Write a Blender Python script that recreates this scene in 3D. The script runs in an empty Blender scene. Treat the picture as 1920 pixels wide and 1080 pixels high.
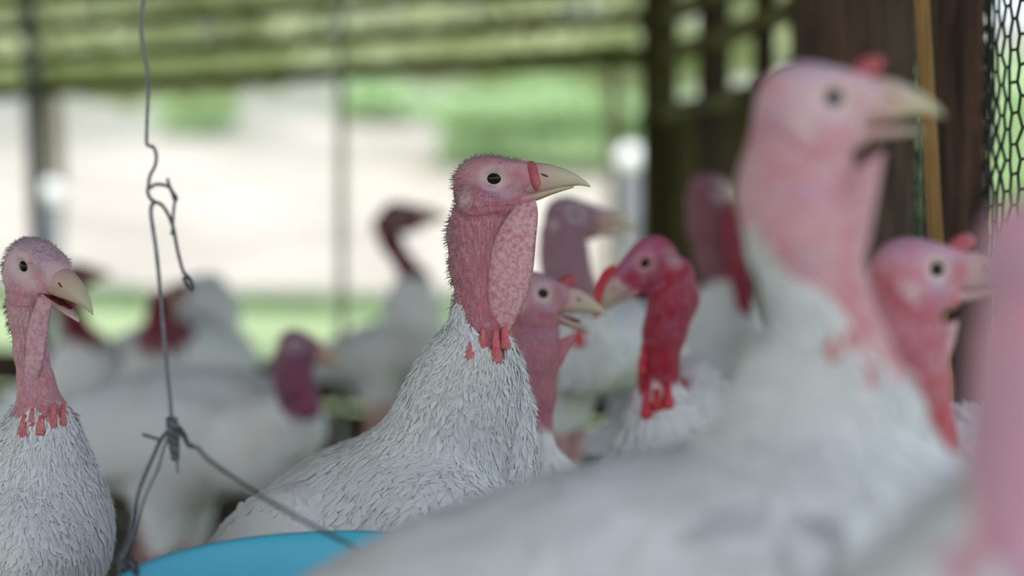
import bpy, math, random
import numpy as np
from mathutils import Vector

random.seed(7)
RNG = np.random.default_rng(7)
scene = bpy.context.scene
COL = scene.collection
PI = math.pi

# ------------------------------------------------------------------ camera
FPX = 4000.0                      # focal length in pixels of the 1920 wide frame
CAM_H = 0.85
PITCH = math.atan(110.0 / FPX)    # looks slightly down
FOCUS = 1.700
cam_data = bpy.data.cameras.new('camera')
cam_data.sensor_width = 36.0
cam_data.lens = FPX / 1920.0 * 36.0
cam_data.clip_start = 0.05
cam_data.clip_end = 400
cam_data.dof.use_dof = True
cam_data.dof.focus_distance = FOCUS
cam_data.dof.aperture_fstop = 2.6
cam = bpy.data.objects.new('camera', cam_data)
cam.location = (0, 0, CAM_H)
cam.rotation_euler = (PI / 2 - PITCH, 0, 0)
COL.objects.link(cam)
scene.camera = cam

# ------------------------------------------------------------------ light and exposure
world = bpy.data.worlds.new('sky')
scene.world = world
world.use_nodes = True
wn = world.node_tree.nodes
wl = world.node_tree.links
wn.clear()
w_out = wn.new('ShaderNodeOutputWorld')
w_bg = wn.new('ShaderNodeBackground')
w_sky = wn.new('ShaderNodeTexSky')
w_sky.sky_type = 'NISHITA'
w_sky.sun_disc = False
w_sky.sun_elevation = math.radians(58)
w_sky.sun_rotation = math.radians(200)
w_sky.dust_density = 3.0
w_hsv = wn.new('ShaderNodeHueSaturation')
w_hsv.inputs['Saturation'].default_value = 0.6
wl.new(w_sky.outputs[0], w_hsv.inputs['Color'])
wl.new(w_hsv.outputs[0], w_bg.inputs['Color'])
w_bg.inputs['Strength'].default_value = 0.36
wl.new(w_bg.outputs[0], w_out.inputs[0])

sun_d = bpy.data.lights.new('sun', 'SUN')
sun_d.energy = 1.8
sun_d.angle = math.radians(1.0)
sun_d.color = (1.0, 0.96, 0.88)
sun = bpy.data.objects.new('sun', sun_d)
sun.rotation_euler = (math.radians(32), 0, math.radians(-20))
sun.location = (0, 0, 8)
COL.objects.link(sun)

scene.view_settings.view_transform = 'Standard'
scene.view_settings.look = 'None'
scene.view_settings.gamma = 1.0
scene.view_settings.use_curve_mapping = False
scene.view_settings.exposure = -0.08
try:
    scene.cycles.use_denoising = True
except Exception:
    pass

# ------------------------------------------------------------------ helpers
CAMP = np.array([0, 0, CAM_H])
FWD = np.array([0, math.cos(PITCH), -math.sin(PITCH)])
UPV = np.array([0, math.sin(PITCH), math.cos(PITCH)])
RGT = np.array([1.0, 0, 0])


def at(u, v, d):
    """world point seen at photo pixel (u, v) and depth d"""
    return CAMP + d * (FWD + (u - 960.0) / FPX * RGT + (540.0 - v) / FPX * UPV)


def lin(r, g, b):
    f = lambda c: (c / 255.0) / 12.92 if c / 255.0 <= 0.04045 else ((c / 255.0 + 0.055) / 1.055) ** 2.4
    return (f(r), f(g), f(b), 1.0)


def mesh_obj(name, V, F, mat=None, parent=None, smooth=True, colors=None, origin=None, normals=None):
    """V (n,3) array in world coordinates, F (m,4) or (m,3) array or a list of tuples"""
    V = np.asarray(V, dtype=np.float32)
    if parent is not None and origin is None:
        origin = np.array(parent['_o'], dtype=np.float32)
    if origin is not None:
        V = V - np.asarray(origin, dtype=np.float32)
    me = bpy.data.meshes.new(name)
    if isinstance(F, np.ndarray):
        m, k = F.shape
        me.vertices.add(len(V))
        me.vertices.foreach_set('co', V.ravel())
        me.loops.add(m * k)
        me.loops.foreach_set('vertex_index', F.astype(np.int32).ravel())
        me.polygons.add(m)
        me.polygons.foreach_set('loop_start', np.arange(m, dtype=np.int32) * k)
        me.update(calc_edges=True)
        me.validate()
    else:
        me.from_pydata(V.tolist(), [], F)
    me.polygons.foreach_set('use_smooth', np.full(len(me.polygons), smooth))
    if colors is not None and len(colors) == len(me.vertices):
        a = me.color_attributes.new('mask', 'FLOAT_COLOR', 'POINT')
        a.data.foreach_set('color', np.asarray(colors, dtype=np.float32).ravel())
    if normals is not None and len(normals) == len(me.vertices):
        me.normals_split_custom_set_from_vertices(normals)
    o = bpy.data.objects.new(name, me)
    if mat is not None:
        me.materials.append(mat)
    COL.objects.link(o)
    if parent is not None:
        o.parent = parent
        o['_o'] = [float(c) for c in origin]
        # sub-parts of a part share the root's origin because the part itself is not moved
    elif origin is not None:
        o.location = [float(c) for c in origin]
        o['_o'] = [float(c) for c in origin]
    else:
        o['_o'] = [0.0, 0.0, 0.0]
    return o


def empty(name, loc, label=None, cat=None, group=None, kind=None):
    o = bpy.data.objects.new(name, None)
    o.empty_display_size = 0.05
    o.location = [float(c) for c in loc]
    COL.objects.link(o)
    o['_o'] = [float(c) for c in loc]
    return tag(o, label, cat, group, kind)


def tag(o, label=None, cat=None, group=None, kind=None):
    if label:
        o['label'] = label
    if cat:
        o['category'] = cat
    if group:
        o['group'] = group
    if kind:
        o['kind'] = kind
    return o


def join(parts):
    Vs, Fs, n = [], [], 0
    for V, F in parts:
        Vs.append(np.asarray(V, float))
        Fs += [tuple(int(i) + n for i in f) for f in (F.tolist() if isinstance(F, np.ndarray) else F)]
        n += len(V)
    return np.concatenate(Vs), Fs


def catmull(P, n=8):
    P = np.asarray(P, float)
    if len(P) < 3:
        return P
    Q = np.vstack([2 * P[0] - P[1], P, 2 * P[-1] - P[-2]])
    out = []
    for i in range(1, len(Q) - 2):
        p0, p1, p2, p3 = Q[i - 1], Q[i], Q[i + 1], Q[i + 2]
        for k in range(n):
            t = k / n
            out.append(0.5 * ((2 * p1) + (-p0 + p2) * t + (2 * p0 - 5 * p1 + 4 * p2 - p3) * t * t + (-p0 + 3 * p1 - 3 * p2 + p3) * t ** 3))
    out.append(P[-1])
    return np.array(out)


def tube(P, R, seg=8, squash=None):
    """tube along points P with radii R, rounded caps as fans"""
    P = np.asarray(P, float)
    n = len(P)
    R = np.full(n, R) if np.isscalar(R) else np.asarray(R, float)
    T = np.gradient(P, axis=0)
    T /= np.linalg.norm(T, axis=1)[:, None] + 1e-12
    ref = np.array([0, 1.0, 0]) if abs(T[0][1]) < 0.9 else np.array([1.0, 0, 0])
    V, F = [], []
    nrm = np.cross(T[0], ref)
    nrm /= np.linalg.norm(nrm)
    for i in range(n):
        nrm = nrm - T[i] * np.dot(nrm, T[i])
        nrm /= np.linalg.norm(nrm) + 1e-12
        b = np.cross(T[i], nrm)
        for k in range(seg):
            a = 2 * PI * k / seg
            V.append(P[i] + R[i] * (math.cos(a) * nrm + math.sin(a) * b))
    for i in range(n - 1):
        for k in range(seg):
            k2 = (k + 1) % seg
            F.append((i * seg + k, i * seg + k2, (i + 1) * seg + k2, (i + 1) * seg + k))
    V.append(P[0] - T[0] * R[0] * 0.6)
    V.append(P[-1] + T[-1] * R[-1] * 0.6)
    c0, c1 = len(V) - 2, len(V) - 1
    for k in range(seg):
        k2 = (k + 1) % seg
        F.append((c0, k2, k))
        F.append((c1, (n - 1) * seg + k, (n - 1) * seg + k2))
    return np.array(V), F


def ellipsoid(c, R, radii, nu=16, nv=10):
    V, F = [], []
    for j in range(nv + 1):
        th = PI * j / nv
        for i in range(nu):
            ph = 2 * PI * i / nu
            V.append([radii[0] * math.cos(ph) * math.sin(th), radii[1] * math.sin(ph) * math.sin(th), radii[2] * math.cos(th)])
    for j in range(nv):
        for i in range(nu):
            i2 = (i + 1) % nu
            a, b, c_, d = j * nu + i, j * nu + i2, (j + 1) * nu + i2, (j + 1) * nu + i
            if j == 0:
                F.append((a, c_, d)[::-1] if False else (a, d, c_))
            elif j == nv - 1:
                F.append((a, d, b))
            else:
                F.append((a, d, c_, b))
    V = np.array(V) @ np.asarray(R).T + np.asarray(c)
    return V, F


def box(c, ax, ay, az, sx, sy, sz, bevel=0.0):
    """box centred at c, half sizes along unit axes; chamfered along its edges"""
    c, ax, ay, az = [np.asarray(q, float) for q in (c, ax, ay, az)]
    b = bevel
    if b <= 0:
        V = [c + i * sx * ax + j * sy * ay + k * sz * az for i in (-1, 1) for j in (-1, 1) for k in (-1, 1)]
        F = [(0, 1, 3, 2), (4, 6, 7, 5), (0, 4, 5, 1), (2, 3, 7, 6), (0, 2, 6, 4), (1, 5, 7, 3)]
        return np.array(V), F
    ring = [(sx - b, sy), (-(sx - b), sy), (-sx, sy - b), (-sx, -(sy - b)), (-(sx - b), -sy), (sx - b, -sy), (sx, -(sy - b)), (sx, sy - b)]
    V = []
    for k in (-1, 1):
        for (x, y) in ring:
            V.append(c + x * ax + y * ay + k * sz * az)
    F = [(i, (i + 1) % 8, 8 + (i + 1) % 8, 8 + i) for i in range(8)]
    F += [tuple(range(7, -1, -1)), tuple(range(8, 16))]
    return np.array(V), F


# ------------------------------------------------------------------ materials
def new_mat(name, rough=0.7, spec=0.3):
    m = bpy.data.materials.new(name)
    m.use_nodes = True
    nt = m.node_tree
    b = nt.nodes['Principled BSDF']
    b.inputs['Roughness'].default_value = rough
    b.inputs['Specular IOR Level'].default_value = spec
    return m, nt, b


def noise_mat(name, c1, c2, scale=20, stretch=(1, 1, 1), rough=0.75, spec=0.25, detail=4, lo=0.35, hi=0.65, bump=0.0, bump_scale=None):
    m, nt, b = new_mat(name, rough, spec)
    N, L = nt.nodes, nt.links
    tc = N.new('ShaderNodeTexCoord')
    mp = N.new('ShaderNodeMapping')
    mp.inputs['Scale'].default_value = stretch
    nz = N.new('ShaderNodeTexNoise')
    nz.inputs['Scale'].default_value = scale
    nz.inputs['Detail'].default_value = detail
    cr = N.new('ShaderNodeValToRGB')
    cr.color_ramp.elements[0].position = lo
    cr.color_ramp.elements[1].position = hi
    cr.color_ramp.elements[0].color = c1
    cr.color_ramp.elements[1].color = c2
    L.new(tc.outputs['Object'], mp.inputs[0])
    L.new(mp.outputs[0], nz.inputs['Vector'])
    L.new(nz.outputs['Fac'], cr.inputs[0])
    L.new(cr.outputs[0], b.inputs['Base Color'])
    if bump:
        n2 = N.new('ShaderNodeTexNoise')
        n2.inputs['Scale'].default_value = bump_scale or scale * 3
        n2.inputs['Detail'].default_value = 5
        L.new(mp.outputs[0], n2.inputs['Vector'])
        bp = N.new('ShaderNodeBump')
        bp.inputs['Strength'].default_value = bump
        bp.inputs['Distance'].default_value = 0.01
        L.new(n2.outputs['Fac'], bp.inputs['Height'])
        L.new(bp.outputs[0], b.inputs['Normal'])
    return m


def mix(nt, fac, a, b):
    n = nt.nodes.new('ShaderNodeMix')
    n.data_type = 'RGBA'
    for sock, val in ((n.inputs['Factor'], fac), (n.inputs['A'], a), (n.inputs['B'], b)):
        pass
    fs = [s for s in n.inputs if s.name == 'Factor' and s.type == 'VALUE'][0]
    sa = [s for s in n.inputs if s.name == 'A' and s.type == 'RGBA'][0]
    sb = [s for s in n.inputs if s.name == 'B' and s.type == 'RGBA'][0]
    for s, v in ((fs, fac), (sa, a), (sb, b)):
        if isinstance(v, bpy.types.NodeSocket):
            nt.links.new(v, s)
        else:
            s.default_value = v
    return [s for s in n.outputs if s.type == 'RGBA'][0]


def math_node(nt, op, a, b=None, clamp=False):
    n = nt.nodes.new('ShaderNodeMath')
    n.operation = op
    n.use_clamp = clamp
    for i, v in enumerate((a, b)):
        if v is None:
            continue
        if isinstance(v, bpy.types.NodeSocket):
            nt.links.new(v, n.inputs[i])
        else:
            n.inputs[i].default_value = v
    return n.outputs[0]


FEATHER_A = (0.84, 0.845, 0.85, 1)
FEATHER_B = (0.72, 0.66, 0.55, 1)


def feather_color(nt, vec, stain=1.0, fa=FEATHER_A, fb=FEATHER_B):
    N, L = nt.nodes, nt.links
    nz = N.new('ShaderNodeTexNoise')
    nz.inputs['Scale'].default_value = 9.0
    nz.inputs['Detail'].default_value = 6
    nz.inputs['Roughness'].default_value = 0.65
    L.new(vec, nz.inputs['Vector'])
    f = math_node(nt, 'MULTIPLY_ADD', nz.outputs['Fac'], 3.2)
    f.node.inputs[2].default_value = -1.75
    f.node.use_clamp = True
    f2 = math_node(nt, 'MULTIPLY', f, 0.75 * stain)
    return mix(nt, f2, fa, fb)


def body_mat(name, base, red, blue, pale, stain=1.0, wrinkle=1.0, fa=FEATHER_A, fb=FEATHER_B):
    """mask: R feathers, G redness, B blueness, A pale"""
    m, nt, b = new_mat(name, 0.6, 0.25)
    N, L = nt.nodes, nt.links
    at_ = N.new('ShaderNodeVertexColor')
    at_.layer_name = 'mask'
    sep = N.new('ShaderNodeSeparateColor')
    L.new(at_.outputs['Color'], sep.inputs[0])
    tc = N.new('ShaderNodeTexCoord')
    vec = tc.outputs['Object']
    # mottling of the bare skin
    n1 = N.new('ShaderNodeTexNoise')
    n1.inputs['Scale'].default_value = 70
    n1.inputs['Detail'].default_value = 5
    n1.inputs['Roughness'].default_value = 0.62
    L.new(vec, n1.inputs['Vector'])
    n2 = N.new('ShaderNodeTexNoise')
    n2.inputs['Scale'].default_value = 38
    n2.inputs['Detail'].default_value = 3
    L.new(vec, n2.inputs['Vector'])
    d1 = math_node(nt, 'MULTIPLY_ADD', n1.outputs['Fac'], 2.0)
    d1.node.inputs[2].default_value = -1.0
    fr = math_node(nt, 'ADD', sep.outputs[1], d1, True)
    d2 = math_node(nt, 'MULTIPLY_ADD', n2.outputs['Fac'], 2.2)
    d2.node.inputs[2].default_value = -1.1
    fbl = math_node(nt, 'ADD', sep.outputs[2], d2, True)
    skin = mix(nt, fr, base, red)
    skin = mix(nt, math_node(nt, 'MULTIPLY', fbl, 0.8), skin, blue)
    # creases: their shade is put into the skin colour as a darker red
    mp = N.new('ShaderNodeMapping')
    mp.inputs['Scale'].default_value = (1, 1, 0.20)
    L.new(vec, mp.inputs[0])
    n3 = N.new('ShaderNodeTexNoise')
    n3.inputs['Scale'].default_value = 560
    n3.inputs['Detail'].default_value = 3
    L.new(mp.outputs[0], n3.inputs['Vector'])
    vo = N.new('ShaderNodeTexVoronoi')
    vo.inputs['Scale'].default_value = 420
    L.new(vec, vo.inputs['Vector'])
    hgt = math_node(nt, 'ADD', n3.outputs['Fac'], math_node(nt, 'MULTIPLY', vo.outputs['Distance'], 0.35))
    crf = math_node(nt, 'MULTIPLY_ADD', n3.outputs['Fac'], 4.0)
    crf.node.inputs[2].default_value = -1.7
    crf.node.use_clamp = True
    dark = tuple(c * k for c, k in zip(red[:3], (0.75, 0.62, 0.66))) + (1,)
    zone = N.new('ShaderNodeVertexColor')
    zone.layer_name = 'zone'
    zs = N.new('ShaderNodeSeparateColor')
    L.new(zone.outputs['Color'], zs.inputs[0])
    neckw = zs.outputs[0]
    crease_shade = math_node(nt, 'MULTIPLY', math_node(nt, 'SUBTRACT', 1.0, crf), neckw)
    skin = mix(nt, math_node(nt, 'MULTIPLY', crease_shade, 0.62 * wrinkle), skin, dark)
    skin = mix(nt, at_.outputs['Alpha'], skin, pale)
    fe = feather_color(nt, vec, stain, fa, fb)
    L.new(mix(nt, sep.outputs[0], skin, fe), b.inputs['Base Color'])
    rg = math_node(nt, 'MULTIPLY_ADD', sep.outputs[0], 0.35)
    rg.node.inputs[2].default_value = 0.5
    L.new(rg, b.inputs['Roughness'])
    bp = N.new('ShaderNodeBump')
    L.new(math_node(nt, 'MULTIPLY', neckw, 0.72 * wrinkle), bp.inputs['Strength'])
    bp.inputs['Distance'].default_value = 0.0035
    L.new(hgt, bp.inputs['Height'])
    L.new(bp.outputs[0], b.inputs['Normal'])
    return m


def plumage_mat(name, stain=1.0, fa=FEATHER_A, fb=FEATHER_B):
    m, nt, b = new_mat(name, 0.85, 0.1)
    tc = nt.nodes.new('ShaderNodeTexCoord')
    c = feather_color(nt, tc.outputs['Object'], stain, fa, fb)
    nt.links.new(c, b.inputs['Base Color'])
    tr = nt.nodes.new('ShaderNodeBsdfTranslucent')
    nt.links.new(c, tr.inputs['Color'])
    mx = nt.nodes.new('ShaderNodeMixShader')
    mx.inputs[0].default_value = 0.15
    nt.links.new(b.outputs[0], mx.inputs[1])
    nt.links.new(tr.outputs[0], mx.inputs[2])
    nt.links.new(mx.outputs[0], nt.nodes['Material Output'].inputs[0])
    return m


def beak_mat(name, c1, c2):
    m, nt, b = new_mat(name, 0.42, 0.35)
    a = nt.nodes.new('ShaderNodeVertexColor')
    a.layer_name = 'mask'
    s = nt.nodes.new('ShaderNodeSeparateColor')
    nt.links.new(a.outputs['Color'], s.inputs[0])
    tc = nt.nodes.new('ShaderNodeTexCoord')
    nz = nt.nodes.new('ShaderNodeTexNoise')
    nz.inputs['Scale'].default_value = 110
    nt.links.new(tc.outputs['Object'], nz.inputs['Vector'])
    f = math_node(nt, 'ADD', s.outputs[0], math_node(nt, 'MULTIPLY_ADD', nz.outputs['Fac'], 0.5), True)
    f.node.inputs[1].links[0].from_node.inputs[2].default_value = -0.25
    nt.links.new(mix(nt, f, c1, c2), b.inputs['Base Color'])
    return m


M_BEAK = beak_mat('beak_horn', lin(198, 156, 156), lin(196, 186, 156))
M_BEAKP = noise_mat('beak_horn_pink', lin(205, 160, 150), lin(220, 190, 170), 60, rough=0.45, spec=0.35)
M_MOUTH = noise_mat('mouth_lining', lin(80, 25, 25), lin(125, 50, 45), 90, rough=0.4)
M_TONGUE = noise_mat('tongue', lin(175, 150, 165), lin(190, 160, 175), 90, rough=0.4)
M_EYE = new_mat('eye_dark', 0.03, 0.22)[0]
M_EYE.node_tree.nodes['Principled BSDF'].inputs['Base Color'].default_value = (0.012, 0.009, 0.010, 1)
M_LID = noise_mat('eyelid_skin', lin(196, 158, 158), lin(182, 140, 145), 120, rough=0.55)
M_SNOOD = noise_mat('snood_skin', lin(178, 82, 90), lin(194, 110, 114), 130, rough=0.5, bump=0.3, bump_scale=400)
M_CARU = noise_mat('caruncle_skin', lin(198, 92, 98), lin(214, 128, 128), 150, rough=0.42, spec=0.4, bump=0.3, bump_scale=300)
M_CARUR = noise_mat('caruncle_red', lin(190, 35, 55), lin(205, 60, 75), 150, rough=0.45, spec=0.4)
M_LEG = noise_mat('leg_scales', lin(190, 140, 140), lin(205, 165, 160), 150, rough=0.6, bump=0.3, bump_scale=300)
M_BRISTLE = new_mat('bristle_hair', 0.7, 0.2)[0]
M_BRISTLE.node_tree.nodes['Principled BSDF'].inputs['Base Color'].default_value = (0.30, 0.25, 0.25, 1)


# ------------------------------------------------------------------ implicit surfaces
def grid_axis(lo, hi, coarse, flo, fhi, fine):
    xs = [lo]
    while xs[-1] < hi:
        x = xs[-1]
        st = fine if (flo - 1e-9 <= x < fhi) else coarse
        if x < flo < x + st:
            st = max(flo - x, fine * 0.5)
        xs.append(x + st)
    return np.array(xs, dtype=np.float32)


def smin(a, b, k):
    h = np.clip(0.5 + 0.5 * (b - a) / k, 0, 1)
    return b * (1 - h) + a * h - k * h * (1 - h)


class Prim:
    def __init__(s, kind, k, **kw):
        s.kind, s.k = kind, k
        s.__dict__.update(kw)

    def bounds(s):
        if s.kind == 'ell':
            r = np.sqrt(((s.R * s.r[None, :]) ** 2).sum(1))
            return s.c - r, s.c + r
        lo = np.minimum(s.a - s.ra, s.b - s.rb)
        hi = np.maximum(s.a + s.ra, s.b + s.rb)
        return lo, hi

    def dist(s, X, Y, Z):
        if s.kind == 'ell':
            q = [(X - s.c[0]) * s.R[0, i] + (Y - s.c[1]) * s.R[1, i] + (Z - s.c[2]) * s.R[2, i] for i in range(3)]
            k0 = np.sqrt(sum((q[i] / s.r[i]) ** 2 for i in range(3)))
            k1 = np.sqrt(sum((q[i] / s.r[i] ** 2) ** 2 for i in range(3)))
            return k0 * (k0 - 1) / np.maximum(k1, 1e-6)
        ab = s.b - s.a
        L2 = float(ab @ ab) + 1e-12
        t = ((X - s.a[0]) * ab[0] + (Y - s.a[1]) * ab[1] + (Z - s.a[2]) * ab[2]) / L2
        t = np.clip(t, 0, 1)
        dx = X - s.a[0] - t * ab[0]
        dy = Y - s.a[1] - t * ab[1]
        dz = Z - s.a[2] - t * ab[2]
        return np.sqrt(dx * dx + dy * dy + dz * dz) - (s.ra + t * (s.rb - s.ra))


def ell(c, R, r, k=0.01, neg=False):
    return Prim('ell', k, c=np.asarray(c, float), R=np.asarray(R, float), r=np.asarray(r, float), neg=neg)


def cap(a, b, ra, rb, k=0.01):
    return Prim('cap', k, a=np.asarray(a, float), b=np.asarray(b, float), ra=ra, rb=rb, neg=False)


def eval_grid(prims, xs, ys, zs):
    D = np.full((len(xs), len(ys), len(zs)), 1.0, dtype=np.float32)
    for p in prims:
        lo, hi = p.bounds()
        m = p.k + 0.025
        ix = [np.searchsorted(a, l - m) for a, l in zip((xs, ys, zs), lo)]
        jx = [np.searchsorted(a, h + m) for a, h in zip((xs, ys, zs), hi)]
        if any(j <= i for i, j in zip(ix, jx)):
            continue
        sl = tuple(slice(i, j) for i, j in zip(ix, jx))
        X = xs[sl[0]][:, None, None]
        Y = ys[sl[1]][None, :, None]
        Z = zs[sl[2]][None, None, :]
        d = p.dist(X, Y, Z).astype(np.float32)
        if p.neg:
            D[sl] = -smin(-D[sl], d, p.k)
        else:
            D[sl] = smin(D[sl], d, p.k)
    return D


def surface_nets(D, xs, ys, zs):
    S = D < 0
    nx, ny, nz = D.shape
    cnt = np.zeros((nx - 1, ny - 1, nz - 1), dtype=np.int8)
    for i in (0, 1):
        for j in (0, 1):
            for k in (0, 1):
                cnt += S[i:nx - 1 + i, j:ny - 1 + j, k:nz - 1 + k]
    act = (cnt > 0) & (cnt < 8)
    I, J, K = np.nonzero(act)
    idx = np.full(act.shape, -1, dtype=np.int64)
    idx[I, J, K] = np.arange(len(I))
    acc = np.zeros((len(I), 3))
    num = np.zeros(len(I))
    ax = (xs, ys, zs)
    corners = [(0, 0, 0), (1, 0, 0), (0, 1, 0), (1, 1, 0), (0, 0, 1), (1, 0, 1), (0, 1, 1), (1, 1, 1)]
    for a in range(8):
        for b in range(a + 1, 8):
            ca, cb = corners[a], corners[b]
            if sum(abs(p - q) for p, q in zip(ca, cb)) != 1:
                continue
            da = D[I + ca[0], J + ca[1], K + ca[2]]
            db = D[I + cb[0], J + cb[1], K + cb[2]]
            cr = (da < 0) != (db < 0)
            t = np.where(cr, da / np.where(cr, da - db, 1), 0)
            pa = np.stack([xs[I + ca[0]], ys[J + ca[1]], zs[K + ca[2]]], 1)
            pb = np.stack([xs[I + cb[0]], ys[J + cb[1]], zs[K + cb[2]]], 1)
            acc += np.where(cr[:, None], pa + t[:, None] * (pb - pa), 0)
            num += cr
    V = acc / num[:, None]
    quads = []
    for axis in range(3):
        if axis == 0:
            s0, s1 = S[:-1, 1:-1, 1:-1], S[1:, 1:-1, 1:-1]
        elif axis == 1:
            s0, s1 = S[1:-1, :-1, 1:-1], S[1:-1, 1:, 1:-1]
        else:
            s0, s1 = S[1:-1, 1:-1, :-1], S[1:-1, 1:-1, 1:]
        A, B, C = np.nonzero(s0 != s1)
        fl = s0[A, B, C]
        if axis == 0:
            j, k = B + 1, C + 1
            q = [idx[A, j - 1, k - 1], idx[A, j, k - 1], idx[A, j, k], idx[A, j - 1, k]]
        elif axis == 1:
            i, k = A + 1, C + 1
            q = [idx[i - 1, B, k - 1], idx[i - 1, B, k], idx[i, B, k], idx[i, B, k - 1]]
        else:
            i, j = A + 1, B + 1
            q = [idx[i - 1, j - 1, C], idx[i, j - 1, C], idx[i, j, C], idx[i - 1, j, C]]
        q = np.stack(q, 1)
        q = np.where(fl[:, None], q, q[:, ::-1])
        quads.append(q)
    Q = np.concatenate(quads)
    Q = Q[(Q >= 0).all(1)]
    return V, Q


def face_data(V, Q):
    a, b, c, d = (V[Q[:, i]] for i in range(4))
    n = np.cross(c - a, d - b)
    ar = np.linalg.norm(n, axis=1)
    return (a + b + c + d) / 4, n / (ar[:, None] + 1e-12), ar * 0.5


def feather_batch(P, N, Fl, L, W, lift, rng, rows=3):
    """many small curved vanes: P base points, N normals, Fl flow, L lengths, W widths, lift tips"""
    n = len(P)
    Fl = Fl - N * (Fl * N).sum(1)[:, None]
    Fl /= np.linalg.norm(Fl, axis=1)[:, None] + 1e-9
    S = np.cross(N, Fl)
    ang = rng.normal(0, 0.34, n)
    Fl2 = Fl * np.cos(ang)[:, None] + S * np.sin(ang)[:, None]
    S = np.cross(N, Fl2)
    prof = [0.7, 1.0, 0.55] if rows == 3 else [0.55, 1.0, 0.95, 0.42]
    cs = np.linspace(0, 1, rows)
    V = np.zeros((n, rows, 3, 3))
    for r, c in enumerate(cs):
        ctr = P + Fl2 * (L * c)[:, None] + N * (lift * L * c ** 1.4 + 0.0002 + 0.0003 * (c > 0))[:, None]
        for j, sj in enumerate((-1, 0, 1)):
            cl = 1.0 - 0.10 * abs(sj)
            V[:, r, j] = ctr + S * (sj * 0.5 * W * prof[r])[:, None] - N * (abs(sj) * W * 0.05)[:, None] - Fl2 * (L * (1 - cl) * c)[:, None]
    base = (np.arange(n) * rows * 3)[:, None]
    quads = []
    for r in range(rows - 1):
        for j in range(2):
            quads.append(np.stack([base[:, 0] + r * 3 + j, base[:, 0] + (r + 1) * 3 + j, base[:, 0] + (r + 1) * 3 + j + 1, base[:, 0] + r * 3 + j + 1], 1))
    return V.reshape(-1, 3), np.concatenate(quads)


def vane_normals(fV):
    A = fV.reshape(-1, 3, 3, 3)
    n = -np.cross(A[:, 2, 2] - A[:, 1, 0], A[:, 2, 0] - A[:, 1, 2])
    n /= np.linalg.norm(n, axis=1)[:, None] + 1e-12
    return np.repeat(n, 9, axis=0)


# ------------------------------------------------------------------ turkeys
MM = 0.001


def frame(yaw, pitch, roll=0.0):
    """columns forward, left, up.  yaw 0 faces photo right, positive turns towards the lens, 180 faces left"""
    y, p, r = math.radians(yaw), math.radians(pitch), math.radians(roll)
    f0 = np.array([math.cos(y), -math.sin(y), 0])
    l = np.array([math.sin(y), math.cos(y), 0])
    u0 = np.array([0, 0, 1.0])
    f = f0 * math.cos(p) - u0 * math.sin(p)
    u = u0 * math.cos(p) + f0 * math.sin(p)
    l2 = l * math.cos(r) + u * math.sin(r)
    u2 = u * math.cos(r) - l * math.sin(r)
    return np.stack([f, l2, u2], 1)


def loft_beak(o, R, s, rows, seg, flat_bottom, pivot=None, ang=0.0):
    """rows of (x, ztop, zbot, halfwidth) in mm in the head frame"""
    V, F = [], []
    for (x, zt, zb, hw) in rows:
        for k in range(seg):
            a = 2 * PI * k / seg
            cy, cz = math.cos(a), math.sin(a)
            zc = (zt + zb) / 2
            hh = (zt - zb) / 2
            zz = zc + hh * (abs(cz) ** (0.8 if not flat_bottom else (0.85 if cz > 0 else 0.45))) * (1 if cz >= 0 else -1)
            V.append([x, hw * cy, zz])
    n = len(rows)
    for i in range(n - 1):
        for k in range(seg):
            k2 = (k + 1) % seg
            F.append((i * seg + k, (i + 1) * seg + k, (i + 1) * seg + k2, i * seg + k2)[::-1])
    F.append(tuple(range(seg)))
    F.append(tuple((n - 1) * seg + k for k in range(seg))[::-1])
    V = np.array(V)
    loft_beak.frac = np.clip((V[:, 0] - 28) / 34, 0, 1)
    if pivot is not None and ang:
        a = math.radians(ang)
        dx, dz = V[:, 0] - pivot[0], V[:, 2] - pivot[1]
        V[:, 0] = pivot[0] + dx * math.cos(a) + dz * math.sin(a)
        V[:, 2] = pivot[1] - dx * math.sin(a) + dz * math.cos(a)
    return (V * MM * s) @ R.T + o, F


def densify(rows, n=5):
    return catmull(np.array(rows, float), n).tolist()


def flap(rear, front, thick, ripple=0.0, nl=22, nw=11, ph=0.0, toward=np.array([0, -1.0, 0])):
    """closed fleshy sheet between a rear and a front edge (world points)"""
    def resample(P, m):
        P = catmull(P, 10)
        s = np.concatenate([[0], np.cumsum(np.linalg.norm(np.diff(P, axis=0), axis=1))])
        t = np.linspace(0, s[-1], m)
        return np.stack([np.interp(t, s, P[:, i]) for i in range(3)], 1)
    A, B = resample(rear, nl), resample(front, nl)
    V = []
    for side in (1, -1):
        for i in range(nl):
            f = i / (nl - 1)
            tl = thick * min(1.0, 4 * f + 0.25) * min(1.0, 3 * (1 - f) + 0.15)
            for j in range(nw):
                w = j / (nw - 1)
                th = tl * math.sqrt(max(0.0, 1 - (2 * w - 1) ** 2)) * (0.75 + 0.25 * w)
                rp = ripple * math.sin(9 * f + 2.5 * w + ph) * w
                V.append(A[i] * (1 - w) + B[i] * w + toward * (side * th + rp))
    V = np.array(V)
    F = []
    o = nl * nw
    for i in range(nl - 1):
        for j in range(nw - 1):
            q = (i * nw + j, i * nw + j + 1, (i + 1) * nw + j + 1, (i + 1) * nw + j)
            F.append(q)
            F.append(tuple(o + x for x in q[::-1]))
    bd = [i * nw for i in range(nl)] + [(nl - 1) * nw + j for j in range(1, nw)] + [i * nw + nw - 1 for i in range(nl - 2, -1, -1)] + [j for j in range(nw - 2, 0, -1)]
    for a, b in zip(bd, bd[1:] + bd[:1]):
        F.append((a, b, o + b, o + a))
    return V, F


TURKEY_GROUP = 'white turkeys in the pen'


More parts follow.
